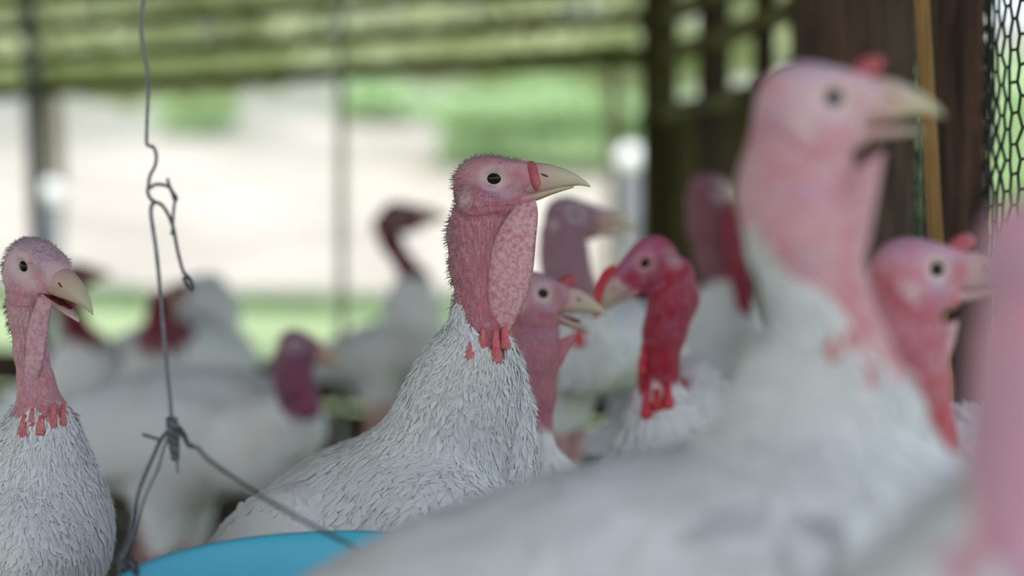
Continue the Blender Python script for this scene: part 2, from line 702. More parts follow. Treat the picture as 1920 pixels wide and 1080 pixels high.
def turkey(label, eye, d, yaw, pitch, neck, fneck, body, roll=0, hs=1.0, wattle=(), carunc=(), caru_mat=None, snood='none',
           opening=0, pal=None, res=(0.008, 0.003), nfeat=1200, extra=(), red=(0.1, 0.5), blue=0.1, stain=1.0, bristles=0, ear=True,
           wrinkle=1.0, beak=None, fshift=0.018, feather_L=(0.012, 0.034), wings=True, tail=True, head_hair=False, wattle_mat=None, brow=0.0, wing_drop=0.0, jowl=0.0, foff=0.0, web=(), ffront=0.4, down=0, lobes=(), ear_patch=1.0, ew=1.12):
    rng = np.random.default_rng(len(label) * 31 + int(eye[0]))
    R = frame(yaw, pitch, roll)
    near = -1.0 if -90 < ((yaw + 180) % 360 - 180) < 90 else 1.0
    eye_y = near * 18.5
    O = at(eye[0], eye[1], d) - R @ (np.array([0, eye_y, 0]) * MM * hs)
    H = lambda x, y, z: O + R @ (np.array([x, y, z], float) * MM * hs)
    mm = MM * hs
    px = lambda p: at(p[0], p[1], d + p[2])
    pr = lambda p: p[3] * (d + p[2]) / FPX

    # ---- body frame
    BR = frame(body['yaw'], body['pitch'])
    BC = at(body['c'][0], body['c'][1], d + body['c'][2])
    BS = np.array(body['semi'], float)
    root = empty('turkey', (BC[0], BC[1], 0.0), label, 'turkey', TURKEY_GROUP)

    # ---- implicit body
    prims = [ell(BC, BR, BS, 0.05)]
    prims.append(ell(BC - BR[:, 0] * BS[0] * 0.62 + BR[:, 2] * BS[2] * 0.05, BR, BS * np.array([0.62, 0.70, 0.62]), 0.06))
    for sgn in (-1, 1):     # thighs
        a = BC + BR[:, 1] * sgn * BS[1] * 0.5 - BR[:, 0] * 0.02
        b = np.array([a[0], a[1], max(0.20, BC[2] - BS[2] * 1.55)])
        prims.append(cap(a, b, BS[1] * 0.52, 0.022, 0.04))
    for e in extra:
        c = at(e[0], e[1], d + e[2])
        sc_ = (d + e[2]) / FPX
        prims.append(ell(c, frame(e[6], e[7]) if len(e) > 6 else np.eye(3), np.array([e[3] * sc_, e[4], e[5] * sc_]), 0.04))
    chain = [tuple(p) for p in neck] + [tuple(p) for p in fneck]
    pts = [px(p) for p in chain]
    rad = [pr(p) for p in chain]
    for i in range(len(chain) - 1):
        k = 0.012 if i < len(neck) - 1 else (0.014 if i == len(neck) - 1 else 0.03)
        prims.append(cap(pts[i], pts[i + 1], rad[i], rad[i + 1], k))
    prims.append(cap(pts[-1], BC + BR[:, 0] * BS[0] * 0.35, rad[-1], min(BS[1], BS[2]) * 0.75, 0.035))
    for lb in lobes:
        prims.append(cap(px(lb[0]), px(lb[1]), pr(lb[0]), pr(lb[1]), 0.003))
    nb = len(prims)
    # ---- head
    kk = 0.009 * hs
    prims.append(ell(H(-7, 0, 0), R, np.array([26, 20.5, 19.5]) * mm, kk))
    prims.append(ell(H(-10, 0, -12), R, np.array([22, 19, 17]) * mm, kk))
    prims.append(ell(H(18, 0, 0), R, np.array([23, 13.5, 15.5]) * mm, kk))
    prims.append(cap(H(-12, 0, -12), pts[0], 16.5 * mm, min(rad[0], 17.5 * mm), 0.010))
    for wb_ in web:
        prims.append(cap(at(wb_[0][0], wb_[0][1], d + wb_[0][2]), at(wb_[1][0], wb_[1][1], d + wb_[1][2]), wb_[0][3] * d / FPX, wb_[1][3] * d / FPX, 0.008))
    prims.append(ell(H(6, 0, -18), R, np.array([26, 14.5, 10.5 + jowl]) * mm, 0.0045 * hs))
    for sg in (-1, 1):
        prims.append(ell(H(3, sg * 13, 9 + brow), R, np.array([17, 6, 5]) * mm, kk))       # brow
        prims.append(ell(H(-8, sg * 13.0, -17), R, np.array([18, 6.5, 11.5]) * mm, 0.0045 * hs))   # cheek
        prims.append(ell(H(0, sg * 21.5, 0), R, np.array([7.5, 5.0, 6.2]) * mm, 0.003 * hs, True))  # eye socket
        if ear:
            prims.append(ell(H(-22, sg * 15.2, -15), R, np.array([2.8, 4.5, 4.0]) * mm, 0.002 * hs, True))
    if opening >= 10:      # the open gape is cut into the muzzle
        prims.append(ell(H(35, 0, -14.5 - opening * 0.13), R, np.array([16, 18, 0.8 + opening * 0.16]) * mm, 0.002 * hs, True))
    lo = np.min([p.bounds()[0] for p in prims if not p.neg], 0) - 0.02
    hi = np.max([p.bounds()[1] for p in prims if not p.neg], 0) + 0.02
    hp = [p for p in prims[nb:] if not p.neg]
    flo = np.min([p.bounds()[0] for p in hp] + [q - r for q, r in zip(pts[:len(neck)], rad)], 0) - 0.006
    fhi = np.max([p.bounds()[1] for p in hp] + [q + r for q, r in zip(pts[:len(neck)], rad)], 0) + 0.006
    axs = [grid_axis(lo[i], hi[i], res[0], flo[i], fhi[i], res[1]) for i in range(3)]
    D = eval_grid(prims, *axs)
    V, Q = surface_nets(D, *axs)
    # folds of the face, pressed into the skin: mouth line, jaw line, under the eye, round the ear
    _, Nq, Aq = face_data(V, Q)
    vn = np.zeros_like(V)
    for c in range(4):
        np.add.at(vn, Q[:, c], Nq * Aq[:, None])
    vn /= np.linalg.norm(vn, axis=1)[:, None] + 1e-12
    L = (V - O) @ R / mm
    foldd = np.full(len(V), 99.0)
    sink = np.zeros(len(V))
    onside = (np.abs(L[:, 1]) > 5.5) & (np.linalg.norm(L, axis=1) < 60)
    tha = np.linspace(0, 2 * PI, 11)
    for line, wdt, dep in (([(24, -15.5), (12, -18.5), (2, -21.5), (-8, -25), (-17, -25)], 1.5, 1.5),
                           ([(-33, -14), (-28, -24), (-20, -31), (-10, -31.5), (2, -29), (16, -27), (26, -22)], 1.9, 2.2),
                           ([(-7, -8.5), (0, -10), (8, -9.5), (15, -6)], 1.2, 0.7), ([(-9, -12.5), (2, -14), (12, -12.5)], 1.1, 0.6),
                           ([(18, 8), (20, 2), (21, -6)], 1.2, 0.6),
                           ([(-22 + 6 * math.cos(q), -15 + 7.5 * math.sin(q)) for q in tha], 1.1, 0.7)):
        dl = np.full(len(V), 99.0)
        for (xa, za), (xb, zb) in zip(line, line[1:]):
            t = np.clip(((L[:, 0] - xa) * (xb - xa) + (L[:, 2] - za) * (zb - za)) / ((xb - xa) ** 2 + (zb - za) ** 2), 0, 1)
            dl = np.minimum(dl, np.hypot(L[:, 0] - xa - t * (xb - xa), L[:, 2] - za - t * (zb - za)))
        sink += dep * np.exp(-(dl / wdt) ** 2)
        if dep > 1:
            foldd = np.minimum(foldd, dl)
    V = V - vn * (np.minimum(sink, 2.4) * onside * mm)[:, None]

    # ---- masks from the path head > neck > body > tail
    path = np.array([H(-6, 0, -6)] + pts + [BC + BR[:, 0] * BS[0] * 0.3, BC, BC - BR[:, 0] * BS[0] * 1.2])
    prad = np.array([0.020] + rad + [BS[1]] * 3)
    pp = catmull(path, 10)
    ss = np.concatenate([[0], np.cumsum(np.linalg.norm(np.diff(pp, axis=0), axis=1))])
    tn = np.gradient(pp, axis=0)
    tn /= np.linalg.norm(tn, axis=1)[:, None]
    rr = np.interp(np.linspace(0, 1, len(pp)), np.linspace(0, 1, len(prad)), prad)
    i0 = len(neck) * 10
    s0 = ss[min(i0, len(ss) - 1)] + foff

    def nearest(P):
        out = np.zeros(len(P), dtype=int)
        for st in range(0, len(P), 20000):
            dd = ((P[st:st + 20000, None, :] - pp[None]) ** 2).sum(2)
            out[st:st + 20000] = dd.argmin(1)
        return out
    ni = nearest(V)
    sv = ss[ni]
    fwd = R[:, 0].copy()
    fwd[2] = 0
    fwd /= np.linalg.norm(fwd) + 1e-9
    fb = ((V - pp[ni]) @ fwd) / np.maximum(rr[ni], 0.01)
    wob = 0.005 * np.sin(V[:, 0] * 310 + V[:, 2] * 120) + 0.004 * np.sin(V[:, 1] * 420 + 1.3)
    inhead = np.linalg.norm(V - H(0, 0, -4), axis=1) < 0.036 * hs
    fm = np.clip((sv - s0 - fshift * np.clip(fb, -1.2, 0) - fshift * ffront * np.clip(fb, 0, 1.2) + wob) / 0.010 + 0.5, 0, 1)
    for e in extra:
        c = at(e[0], e[1], d + e[2])
        sc_ = (d + e[2]) / FPX
        q = (V - c) / np.array([e[3] * sc_, e[4], e[5] * sc_])
        fm = np.maximum(fm, np.clip((ew - np.linalg.norm(q, axis=1)) * 8, 0, 1))
    fm = np.maximum(fm, np.clip((pts[len(neck) - 1][2] - max(0.022, 0.5 * rad[len(neck) - 1]) - V[:, 2]) / 0.006, 0, 1))
    fm[inhead] = 0
    tneck = np.clip(sv / max(s0, 1e-3), 0, 1)
    L = (V - O) @ R / mm
    redm = red[0] + (red[1] - red[0]) * tneck ** 1.3
    redm += 0.28 * np.exp(-(((L[:, 0] + 30) / 9) ** 2 + ((L[:, 2] + 2) / 22) ** 2))        # nape
    redm += 0.34 * np.exp(-(((L[:, 0] - 20) / 7) ** 2 + ((L[:, 2] + 1) / 6) ** 2))        # lores
    redm += 0.30 * np.exp(-(((L[:, 0] - 3) / 16) ** 2 + ((L[:, 2] + 17) / 4) ** 2))
    redm += 0.45 * np.exp(-(foldd / 2.4) ** 2) * onside
    blm = blue * (1 - tneck)
    blm += 0.5 * np.exp(-(((L[:, 0] - 1) / 11) ** 2 + ((L[:, 2] + 11) / 6) ** 2)) + 0.25 * np.exp(-(((L[:, 0] + 8) / 18) ** 2 + ((L[:, 2] - 17) / 7) ** 2))
    pale = np.zeros(len(V))
    re_ = np.sqrt((L[:, 0] / 10.5) ** 2 + (L[:, 2] / 9.0) ** 2)
    pale = np.maximum(pale, np.clip(1.35 - re_, 0, 1) * (np.abs(L[:, 1]) > 8) * 0.8)
    if ear:
        er = np.sqrt(((L[:, 0] + 22) / 6.5) ** 2 + ((L[:, 2] + 15) / 8) ** 2) / ear_patch
        pale = np.maximum(pale, np.clip(1.4 - er, 0, 1) * (np.abs(L[:, 1]) > 8) * 0.55 * ear_patch)
    mask = np.stack([fm, np.clip(redm, 0, 1.2), np.clip(blm, 0, 1), np.clip(pale, 0, 1)], 1)
    pal = pal or {}
    base = pal.get('base', lin(196, 140, 150))
    redc = pal.get('red', lin(188, 92, 100))
    bluec = pal.get('blue', lin(160, 130, 158))
    fa = pal.get('fa', FEATHER_A)
    fbc = pal.get('fb', FEATHER_B)
    bm = body_mat('turkey_skin_and_down', base, redc, bluec, pal.get('pale', lin(226, 204, 202)), stain, wrinkle, fa, fbc)
    pm = plumage_mat('white_plumage', stain, fa, fbc)
    bo = mesh_obj('body', V, Q, bm, root, True, mask)
    if len(bo.data.vertices) == len(V):
        zw = np.clip((np.linalg.norm((V - H(-2, 0, 2)) , axis=1) / mm - 22) / 14, 0.22, 1) * (L[:, 2] < -4) + 0.22 * (L[:, 2] >= -4)
        za = bo.data.color_attributes.new('zone', 'FLOAT_COLOR', 'POINT')
        za.data.foreach_set('color', np.stack([zw, zw, zw, np.ones(len(V))], 1).astype(np.float32).ravel())

    # ---- feathers over body and lower neck
    C, Nf, Ar = face_data(V, Q)
    fmq = fm[Q].mean(1)
    small, big = feather_L
    sq = sv[Q].mean(1)
    gr = np.clip((sq - s0) / 0.16, 0, 1)
    Lf = small + (big - small) * gr
    wgt = Ar * (fmq > 0.4) / Lf ** 1.6
    if nfeat and wgt.sum() > 0:
        pick = rng.choice(len(C), nfeat, p=wgt / wgt.sum())
        g = gr[pick]
        l_ = Lf[pick] * rng.uniform(0.75, 1.2, nfeat)
        w_ = l_ * (0.36 + 0.16 * g)
        lift = (0.24 * (1 - g) ** 2 + 0.012) * rng.uniform(0.2, 1.3, nfeat)
        jit = rng.normal(0, 0.004, (nfeat, 3))
        flow = tn[ni[Q[pick, 0]]] + rng.normal(0, 0.18, (nfeat, 3)) + np.array([0, 0, -0.25])
        fV, fQ = feather_batch(C[pick] + jit * 0.3, Nf[pick], flow, l_, w_, lift, rng)
        nn = np.repeat(Nf[pick], 9, axis=0)
        p = mesh_obj('plumage', fV, fQ, pm, root, True, normals=nn * 0.93 + vane_normals(fV) * 0.07)
        p['kind'] = 'stuff'
        if down:
            wgt2 = Ar * (fmq > 0.35) * (1.5 - gr)
            pk = rng.choice(len(C), down, p=wgt2 / wgt2.sum())
            fl = tn[ni[Q[pk, 0]]] + rng.normal(0, 0.33, (down, 3)) + np.array([0, 0, -0.2])
            nr = Nf[pk]
            fl -= nr * (fl * nr).sum(1)[:, None]
            fl /= np.linalg.norm(fl, axis=1)[:, None] + 1e-9
            sd = np.cross(nr, fl)
            ln = rng.uniform(0.005, 0.010, down)[:, None] * (1 + 0.3 * gr[pk])[:, None]
            b_ = C[pk] + nr * 0.0012 + rng.normal(0, 0.001, (down, 3))
            tipn = (rng.uniform(0.02, 0.16, down) * (1 + 1.3 * (1 - gr[pk])))[:, None]
            hw_ = 0.00055
            vv = np.stack([b_ - sd * hw_, b_ + fl * ln + nr * ln * tipn, b_ + sd * hw_], 1).reshape(-1, 3)
            q = mesh_obj('down', vv, np.arange(down * 3).reshape(down, 3), pm, root, True, normals=np.repeat(nr, 3, axis=0))
            q['kind'] = 'stuff'
    # ---- hair bristles on crown and nape
    if bristles:
        hm = (fm[Q].mean(1) < 0.5) & (L[Q].mean(1)[:, 0] < 22)
        fq = fb[Q].mean(1)
        Lq = L[Q].mean(1)
        up = np.where(sq < 0.03, np.clip((Lq[:, 2] - 6) / 10, 0, 1) + np.clip((-Lq[:, 0] - 16) / 12, 0, 1), np.clip(-fq * 1.5, 0, 1))
        wg = Ar * hm * up
        if wg.sum() > 0:
            pk = rng.choice(len(C), bristles, p=wg / wg.sum())
            n = len(pk)
            dirn = Nf[pk] * 0.8 + tn[ni[Q[pk, 0]]] * 0.55 + rng.normal(0, 0.22, (n, 3)) + np.array([0, 0, 0.1])
            dirn /= np.linalg.norm(dirn, axis=1)[:, None]
            ln = rng.uniform(0.0022, 0.0058, n) * np.where(Lq[pk, 2] > 8, 0.55, 1.0)
            a1 = np.cross(dirn, np.array([0.3, 0.7, 0.2]))
            a1 /= np.linalg.norm(a1, axis=1)[:, None]
            a2 = np.cross(dirn, a1)
            b_ = C[pk] + rng.normal(0, 0.0006, (n, 3))
            rb = 0.00042
            vv = np.stack([b_ + a1 * rb, b_ - a1 * rb * 0.5 + a2 * rb * 0.87, b_ - a1 * rb * 0.5 - a2 * rb * 0.87, b_ + dirn * ln[:, None]], 1).reshape(-1, 3)
            i4 = np.arange(n)[:, None] * 4
            tf = np.concatenate([i4 + np.array([[0, 1, 3]]), i4 + np.array([[1, 2, 3]]), i4 + np.array([[2, 0, 3]])])
            q = mesh_obj('bristles', vv, tf, M_BRISTLE, root, True)
            q['kind'] = 'stuff'

    # ---- eyes
    for sg in (-1, 1):
        ev, ef = ellipsoid(H(0.3, sg * 14.4, 0), R, np.array([7.0, 5.6, 5.9]) * mm, 20, 12)
        eo = mesh_obj('eye', ev, ef, M_EYE, root)
        th = np.linspace(0, 2 * PI, 29)
        ring = np.array([H(0.3 + 7.2 * math.cos(a) * (1.12 if math.cos(a) > 0 else 1.0), sg * (16.8 - 0.5 * abs(math.cos(a))), 5.9 * math.sin(a)) for a in th])
        tv, tf = tube(ring, 1.25 * mm, 6)
        mesh_obj('eyelid', tv, tf, M_LID, root)

    # ---- beak
    bk = beak or M_BEAK
    up_rows = densify([(17, 9, -13, 10.5), (27, 12.2, -12.6, 11.5), (36, 13.2, -11.5, 11.0), (46, 11.8, -9.0, 9.2), (57, 8.0, -6.6, 6.6), (67, 2.8, -5.2, 4.0), (74, -2.4, -6.0, 1.7), (77, -5.4, -6.8, 0.5)])
    v, f = loft_beak(O, R, hs, up_rows, 18, True)
    fr = loft_beak.frac
    ub = mesh_obj('upper_beak', v, f, bk, root, True, np.stack([fr, fr, fr, fr * 0 + 1], 1))
    for sg in (-1, 1):
        nv, nf_ = ellipsoid(H(40, sg * 9.3, 3.0), R @ np.array([[0.94, 0, 0.34], [0, 1, 0], [-0.34, 0, 0.94]]), np.array([4.2, 1.6, 1.1]) * mm, 10, 6)
        mesh_obj('nostril', nv, nf_, M_MOUTH, ub)
    piv = (19, -16)
    lo_rows = densify([(14, -13, -21, 9.5), (25, -11.6, -19.8, 9.8), (36, -9.6, -16.6, 8.8), (46, -7.4, -12.6, 6.8), (55, -5.6, -9.6, 4.4), (61, -5.2, -7.8, 2.0), (63.5, -5.6, -6.8, 0.6)])
    v, f = loft_beak(O, R, hs, lo_rows, 16, False, piv, opening)
    fr = loft_beak.frac
    mesh_obj('lower_beak', v, f, bk, root, True, np.stack([fr, fr, fr, fr * 0 + 1], 1))
    if opening:
        v, f = loft_beak(O, R, hs, densify([(18, -11, -17, 8.0), (28, -12, -16 - opening * 0.12, 8.4), (40, -10.4, -14 - opening * 0.2, 5.5), (50, -8.8, -12 - opening * 0.25, 2.0)]), 12, False, piv, opening * 0.45)
        mesh_obj('mouth_lining', v, f, M_MOUTH, root)
        v, f = loft_beak(O, R, hs, densify([(26, -11.5, -13.5, 5.0), (38, -9.5, -12, 4.6), (50, -7.6, -9.6, 3.4), (58, -6.6, -8, 0.8)]), 10, False, piv, opening * 0.8)
        mesh_obj('tongue', v, f, M_TONGUE, root)

    # ---- snood
    if snood == 'drape':
        P = catmull(np.array([H(26, -near * 4, 9), H(28.5, 0, 9.6), H(29.5, near * 4.5, 9.0), H(31, near * 8.0, 5.2), H(33, near * 9.9, -1), H(34.5, near * 10.3, -9)]), 6)
        n = len(P)
        v, f = tube(P, np.interp(np.linspace(0, 1, n), [0, 0.3, 0.6, 0.9, 1], [3.0, 5.2, 5.2, 3.7, 1.8]) * mm, 10)
        mesh_obj('snood', v, f, pal.get('snood', M_SNOOD), root)
    elif snood == 'long':
        P = catmull(np.array([H(24, 0, 14), H(32, 0, 17), H(42, near * 3, 16), H(54, near * 7, 10), H(64, near * 8, 2), H(70, near * 8, -6)]), 6)
        n = len(P)
        v, f = tube(P, np.interp(np.linspace(0, 1, n), [0, 0.3, 0.7, 1], [5, 5.5, 4.5, 2.5]) * mm, 10)
        mesh_obj('snood', v, f, pal.get('snood', M_SNOOD), root)
    elif snood == 'knob':
        P = catmull(np.array([H(24, 0, 12), H(29, 0, 17), H(34, 0, 20), H(38, 0, 19)]), 6)
        n = len(P)
        v, f = tube(P, np.interp(np.linspace(0, 1, n), [0, 0.5, 1], [6.0, 5.6, 3.4]) * mm, 10)
        mesh_obj('snood', v, f, pal.get('snood', M_SNOOD), root)

    # ---- wattle
    for wt in wattle:
        rear = np.array([at(q[0], q[1], d + (q[2] if len(q) > 2 else wt.get('dd', 0))) for q in wt['rear']])
        front = np.array([at(q[0], q[1], d + (q[2] if len(q) > 2 else wt.get('dd', 0))) for q in wt['front']])
        v, f = flap(rear, front, wt.get('t', 0.005), wt.get('ripple', 0.0))
        mesh_obj('wattle', v, f, wattle_mat or M_WATTLE, root)
    rel = V - CAMP
    vd = rel @ FWD
    vu = 960 + FPX * (rel @ RGT) / vd
    vv_ = 540 - FPX * (rel @ UPV) / vd
    for c in carunc:
        hit = (np.abs(vu - c[0]) < 9) & (np.abs(vv_ - c[1] + c[4] * 0.4) < 9)
        cd = (vd[hit].min() - c[3] * 0.15 * d / FPX) if hit.any() else d + c[2]
        a = at(c[0], c[1], cd)
        sc_ = cd / FPX
        P = np.array([a + np.array([0, 0.004, c[4] * 1.6 * sc_]), a + np.array([0, 0, c[4] * 0.6 * sc_]), a, a - np.array([0, 0, c[4] * 0.7 * sc_]), a - np.array([0, 0, c[4] * 0.95 * sc_])])
        P = catmull(P, 4)
        n = len(P)
        v, f = tube(P, np.interp(np.linspace(0, 1, n), [0, 0.35, 0.7, 0.9, 1], [0.5, 0.7, 1.0, 0.8, 0.35]) * c[3] * sc_, 10)
        mesh_obj('caruncle', v, f, caru_mat or M_CARU, root)

    # ---- wings, tail, legs
    if wings:
        for sgn in (-1, 1):
            wc = BC + BR[:, 1] * sgn * BS[1] * 0.80 - BR[:, 0] * BS[0] * 0.12 + BR[:, 2] * (BS[2] * 0.05 - wing_drop)
            WR = frame(body['yaw'] + sgn * 5, body['pitch'] - 4)
            wr = np.array([BS[0] * 0.78, BS[1] * 0.28, BS[2] * 0.62])
            parts = [ellipsoid(wc, WR, wr, 28, 18)]
            # covert feathers in rows over the wing
            n = 3200 if nfeat > 20000 else (700 if nfeat > 2000 else 160)
            a = rng.uniform(0, 2 * PI, n)
            zc = rng.uniform(-0.9, 0.9, n)
            loc = np.stack([np.cos(a) * np.sqrt(1 - zc ** 2), np.abs(np.sin(a)) * np.sqrt(1 - zc ** 2) * sgn, zc], 1)
            P = (loc * wr) @ WR.T + wc
            Nn = (loc / wr) @ WR.T
            Nn /= np.linalg.norm(Nn, axis=1)[:, None]
            fl = np.tile(-WR[:, 0] - 0.15 * WR[:, 2], (n, 1)) + rng.normal(0, 0.08, (n, 3))
            l_ = rng.uniform(0.026, 0.042, n) * (0.5 if nfeat > 20000 else 1.0)
            v, f = feather_batch(P, Nn, fl, l_, l_ * 0.6, np.full(n, 0.02), rng)
            parts.append((v, f))
            m = 9                                                   # folded flight feathers
            k = np.arange(m)
            P = wc - WR[:, 0] * (wr[0] * (0.45 + 0.04 * k))[:, None] + WR[:, 2] * (wr[2] * (0.5 - 0.12 * k))[:, None] + WR[:, 1] * sgn * wr[1] * 0.5
            v, f = feather_batch(P, np.tile(WR[:, 1] * sgn, (m, 1)), np.tile(-WR[:, 0] - 0.1 * WR[:, 2], (m, 1)), np.full(m, BS[0] * 0.5), np.full(m, 0.03), np.full(m, 0.01), rng)
            parts.append((v, f))
            v, f = join(parts)
            mesh_obj('wing', v, f, pm, root)
    if tail:
        m = 14
        k = np.linspace(-1, 1, m)
        P = BC - BR[:, 0] * BS[0] * 1.0 + BR[:, 1] * (k * BS[1] * 0.4)[:, None] + BR[:, 2] * (BS[2] * 0.18 - 0.01 * np.abs(k))[:, None]
        fl = -BR[:, 0] + BR[:, 1] * (k * 0.35)[:, None] - np.array([0, 0, 0.25])
        v, f = feather_batch(P, np.tile(BR[:, 2], (m, 1)), fl, np.full(m, BS[0] * 0.85), np.full(m, 0.05), np.full(m, 0.0), rng)
        mesh_obj('tail', v, f, pm, root)
    fx = np.array([BR[0, 0], BR[1, 0], 0])
    fx /= np.linalg.norm(fx)
    sx = np.array([-fx[1], fx[0], 0])
    for sgn in (-1, 1):
        hip = BC + BR[:, 1] * sgn * BS[1] * 0.5 - BR[:, 0] * 0.02
        top = np.array([hip[0], hip[1], max(0.22, BC[2] - BS[2] * 1.5)])
        hock = np.array([hip[0], hip[1], 0.17]) - fx * 0.03
        ank = np.array([hip[0], hip[1], 0.02]) + fx * 0.005
        parts = [tube(catmull(np.array([top, hock + np.array([0, 0, 0.01]), hock - np.array([0, 0, 0.015]), ank]), 5), np.interp(np.linspace(0, 1, 16), [0, 0.33, 0.6, 1], [0.017, 0.011, 0.009, 0.010]), 10)]
        for an, ln in ((-0.5, 0.075), (0.0, 0.09), (0.5, 0.075), (PI, 0.035)):
            dr = fx * math.cos(an) + sx * math.sin(an)
            e = ank + dr * ln
            parts.append(tube(catmull(np.array([ank, ank + dr * ln * 0.5 + np.array([0, 0, 0.0]), e + np.array([0, 0, -0.010])]), 4), np.interp(np.linspace(0, 1, 9), [0, 0.9, 1], [0.008, 0.006, 0.003]), 8))
        v, f = join(parts)
        mesh_obj('leg', v, f, M_LEG, root)
    return root


M_WATTLE = body_mat('wattle_skin', lin(208, 150, 158), lin(190, 88, 98), lin(190, 150, 165), lin(210, 170, 175), 0, 0.45)
# the wattle has no mask attribute: give it a plain mottled skin of its own
M_WATTLE = noise_mat('wattle_pink', lin(198, 118, 126), lin(222, 176, 182), 260, rough=0.5, detail=7, lo=0.30, hi=0.60, bump=0.35, bump_scale=420)
M_WATTLE_PALE = noise_mat('wattle_pale', lin(194, 134, 148), lin(214, 168, 178), 260, rough=0.5, lo=0.3, hi=0.6, detail=6, bump=0.3, bump_scale=420)
M_WATTLE_MAUVE = noise_mat('wattle_mauve', lin(180, 105, 118), lin(190, 125, 138), 90, rough=0.5)
M_WATTLE_RED = noise_mat('wattle_red', lin(146, 44, 66), lin(158, 66, 86), 90, rough=0.5)

# ------------------------------------------------------------------ the setting
M_FLOOR = noise_mat('litter_floor', (0.040, 0.036, 0.022, 1), (0.11, 0.10, 0.055, 1), 14, rough=0.95, detail=8, bump=0.5, bump_scale=90)
M_BAMBOO = noise_mat('bamboo_olive', lin(66, 62, 22), lin(104, 98, 44), 7, (1, 1, 6), rough=0.6, detail=4)
M_BOARD = noise_mat('board_dark', lin(38, 31, 20), lin(62, 50, 34), 10, (4, 4, 0.6), rough=0.8, detail=6, bump=0.4)
M_OLIVE = noise_mat('post_olive', lin(46, 44, 18), lin(72, 66, 34), 9, (3, 3, 0.7), rough=0.8, detail=6, bump=0.3)
M_POST = noise_mat('post_brown', lin(52, 38, 32), lin(92, 68, 56), 16, (4, 4, 0.5), rough=0.8, detail=7, bump=0.6, bump_scale=60)
M_POST2 = noise_mat('post_grey_brown', lin(70, 58, 50), lin(104, 88, 76), 18, (5, 5, 0.5), rough=0.85, detail=7, bump=0.6, bump_scale=60)
M_STRIP = noise_mat('batten_tan', lin(132, 98, 56), lin(160, 124, 76), 20, (6, 6, 0.4), rough=0.7)
M_NET = new_mat('netting_black', 0.45, 0.4)[0]
M_NET.node_tree.nodes['Principled BSDF'].inputs['Base Color'].default_value = (0.018, 0.022, 0.016, 1)
M_ROOF = noise_mat('roof_sheet', lin(70, 66, 56), lin(100, 94, 80), 8, rough=0.8)
M_GREYPOLE = noise_mat('pole_grey', lin(96, 98, 104), lin(126, 130, 134), 14, (3, 3, 0.6), rough=0.7)
M_WIRE = noise_mat('wire_steel', lin(88, 90, 96), lin(122, 124, 130), 200, rough=0.45, spec=0.5)
M_WIREDARK = noise_mat('wire_twist_dark', lin(44, 44, 48), lin(88, 88, 94), 300, rough=0.5, spec=0.5)
M_BLUE = noise_mat('basin_blue', lin(84, 188, 212), lin(92, 196, 218), 6, rough=0.38, spec=0.4)
M_WHITECAP = noise_mat('cap_white', lin(235, 235, 238), lin(245, 245, 248), 10, rough=0.5)

# oblique back wall between a far left point and the near right corner
WL = np.array([-1.56, 6.5])
WR_ = np.array([0.3185, 5.2])
wd = (WR_ - WL) / np.linalg.norm(WR_ - WL)
wn_ = np.array([wd[1], -wd[0]])            # towards the pen


def wall_pt(t, z, off=0.0):
    """t metres from the right corner, going left along the back wall"""
    p = WR_ - wd * t + wn_ * off
    return np.array([p[0], p[1], z])


WD3 = np.array([wd[0], wd[1], 0])
WN3 = np.array([wn_[0], wn_[1], 0])
Z3 = np.array([0, 0, 1.0])
LENB = 4.4

# pen floor
far_l = wall_pt(LENB, 0)
v = np.array([[far_l[0], far_l[1], 0.0], [WR_[0] + 0.25, WR_[1] - 0.05, 0.0], [0.50, 2.0, 0.0], [1.3, 0.8, 0.0], [1.3, -3.0, 0.0], [far_l[0], -3.0, 0.0]])
v2 = v - np.array([0, 0, 0.06])
fl = mesh_obj('floor', np.concatenate([v, v2]), [(5, 4, 3, 2, 1, 0), (6, 7, 8, 9, 10, 11)] + [(i, (i + 1) % 6, 6 + (i + 1) % 6, 6 + i) for i in range(6)], M_FLOOR, smooth=False)
tag(fl, 'dark trodden litter floor of the turkey pen', kind='structure')


def ground_h(x, y):
    bank = np.clip((y - 27) / 40.0, 0, 1)
    return -0.08 + 7.5 * bank ** 1.15 + 0.10 * np.sin(x * 0.5 + y * 0.2) * np.clip((y - 18) / 10, 0, 1)


gx = np.linspace(-60, 60, 61)
gy = np.concatenate([np.linspace(-30, 20, 12), np.linspace(23, 110, 40)])
GX, GY = np.meshgrid(gx, gy, indexing='ij')
V = np.stack([GX.ravel(), GY.ravel(), ground_h(GX, GY).ravel()], 1)
nX, nY = len(gx), len(gy)
F = np.array([[i * nY + j, (i + 1) * nY + j, (i + 1) * nY + j + 1, i * nY + j + 1] for i in range(nX - 1) for j in range(nY - 1)])
mg, nt, b = new_mat('ground_grass_and_sand', 0.95, 0.1)
tc = nt.nodes.new('ShaderNodeTexCoord')
sx = nt.nodes.new('ShaderNodeSeparateXYZ')
nt.links.new(tc.outputs['Object'], sx.inputs[0])
n1 = nt.nodes.new('ShaderNodeTexNoise')
n1.inputs['Scale'].default_value = 0.35
n1.inputs['Detail'].default_value = 4
nt.links.new(tc.outputs['Object'], n1.inputs['Vector'])
n2 = nt.nodes.new('ShaderNodeTexNoise')
n2.inputs['Scale'].default_value = 0.9
n2.inputs['Detail'].default_value = 5
nt.links.new(tc.outputs['Object'], n2.inputs['Vector'])
yy = math_node(nt, 'ADD', sx.outputs[1], math_node(nt, 'MULTIPLY', n1.outputs['Fac'], 3.0))
fs_ = math_node(nt, 'MULTIPLY_ADD', yy, 0.7)
fs_.node.inputs[2].default_value = -18.4
fs_.node.use_clamp = True
grass = mix(nt, n2.outputs['Fac'], lin(128, 148, 104), lin(176, 194, 150))
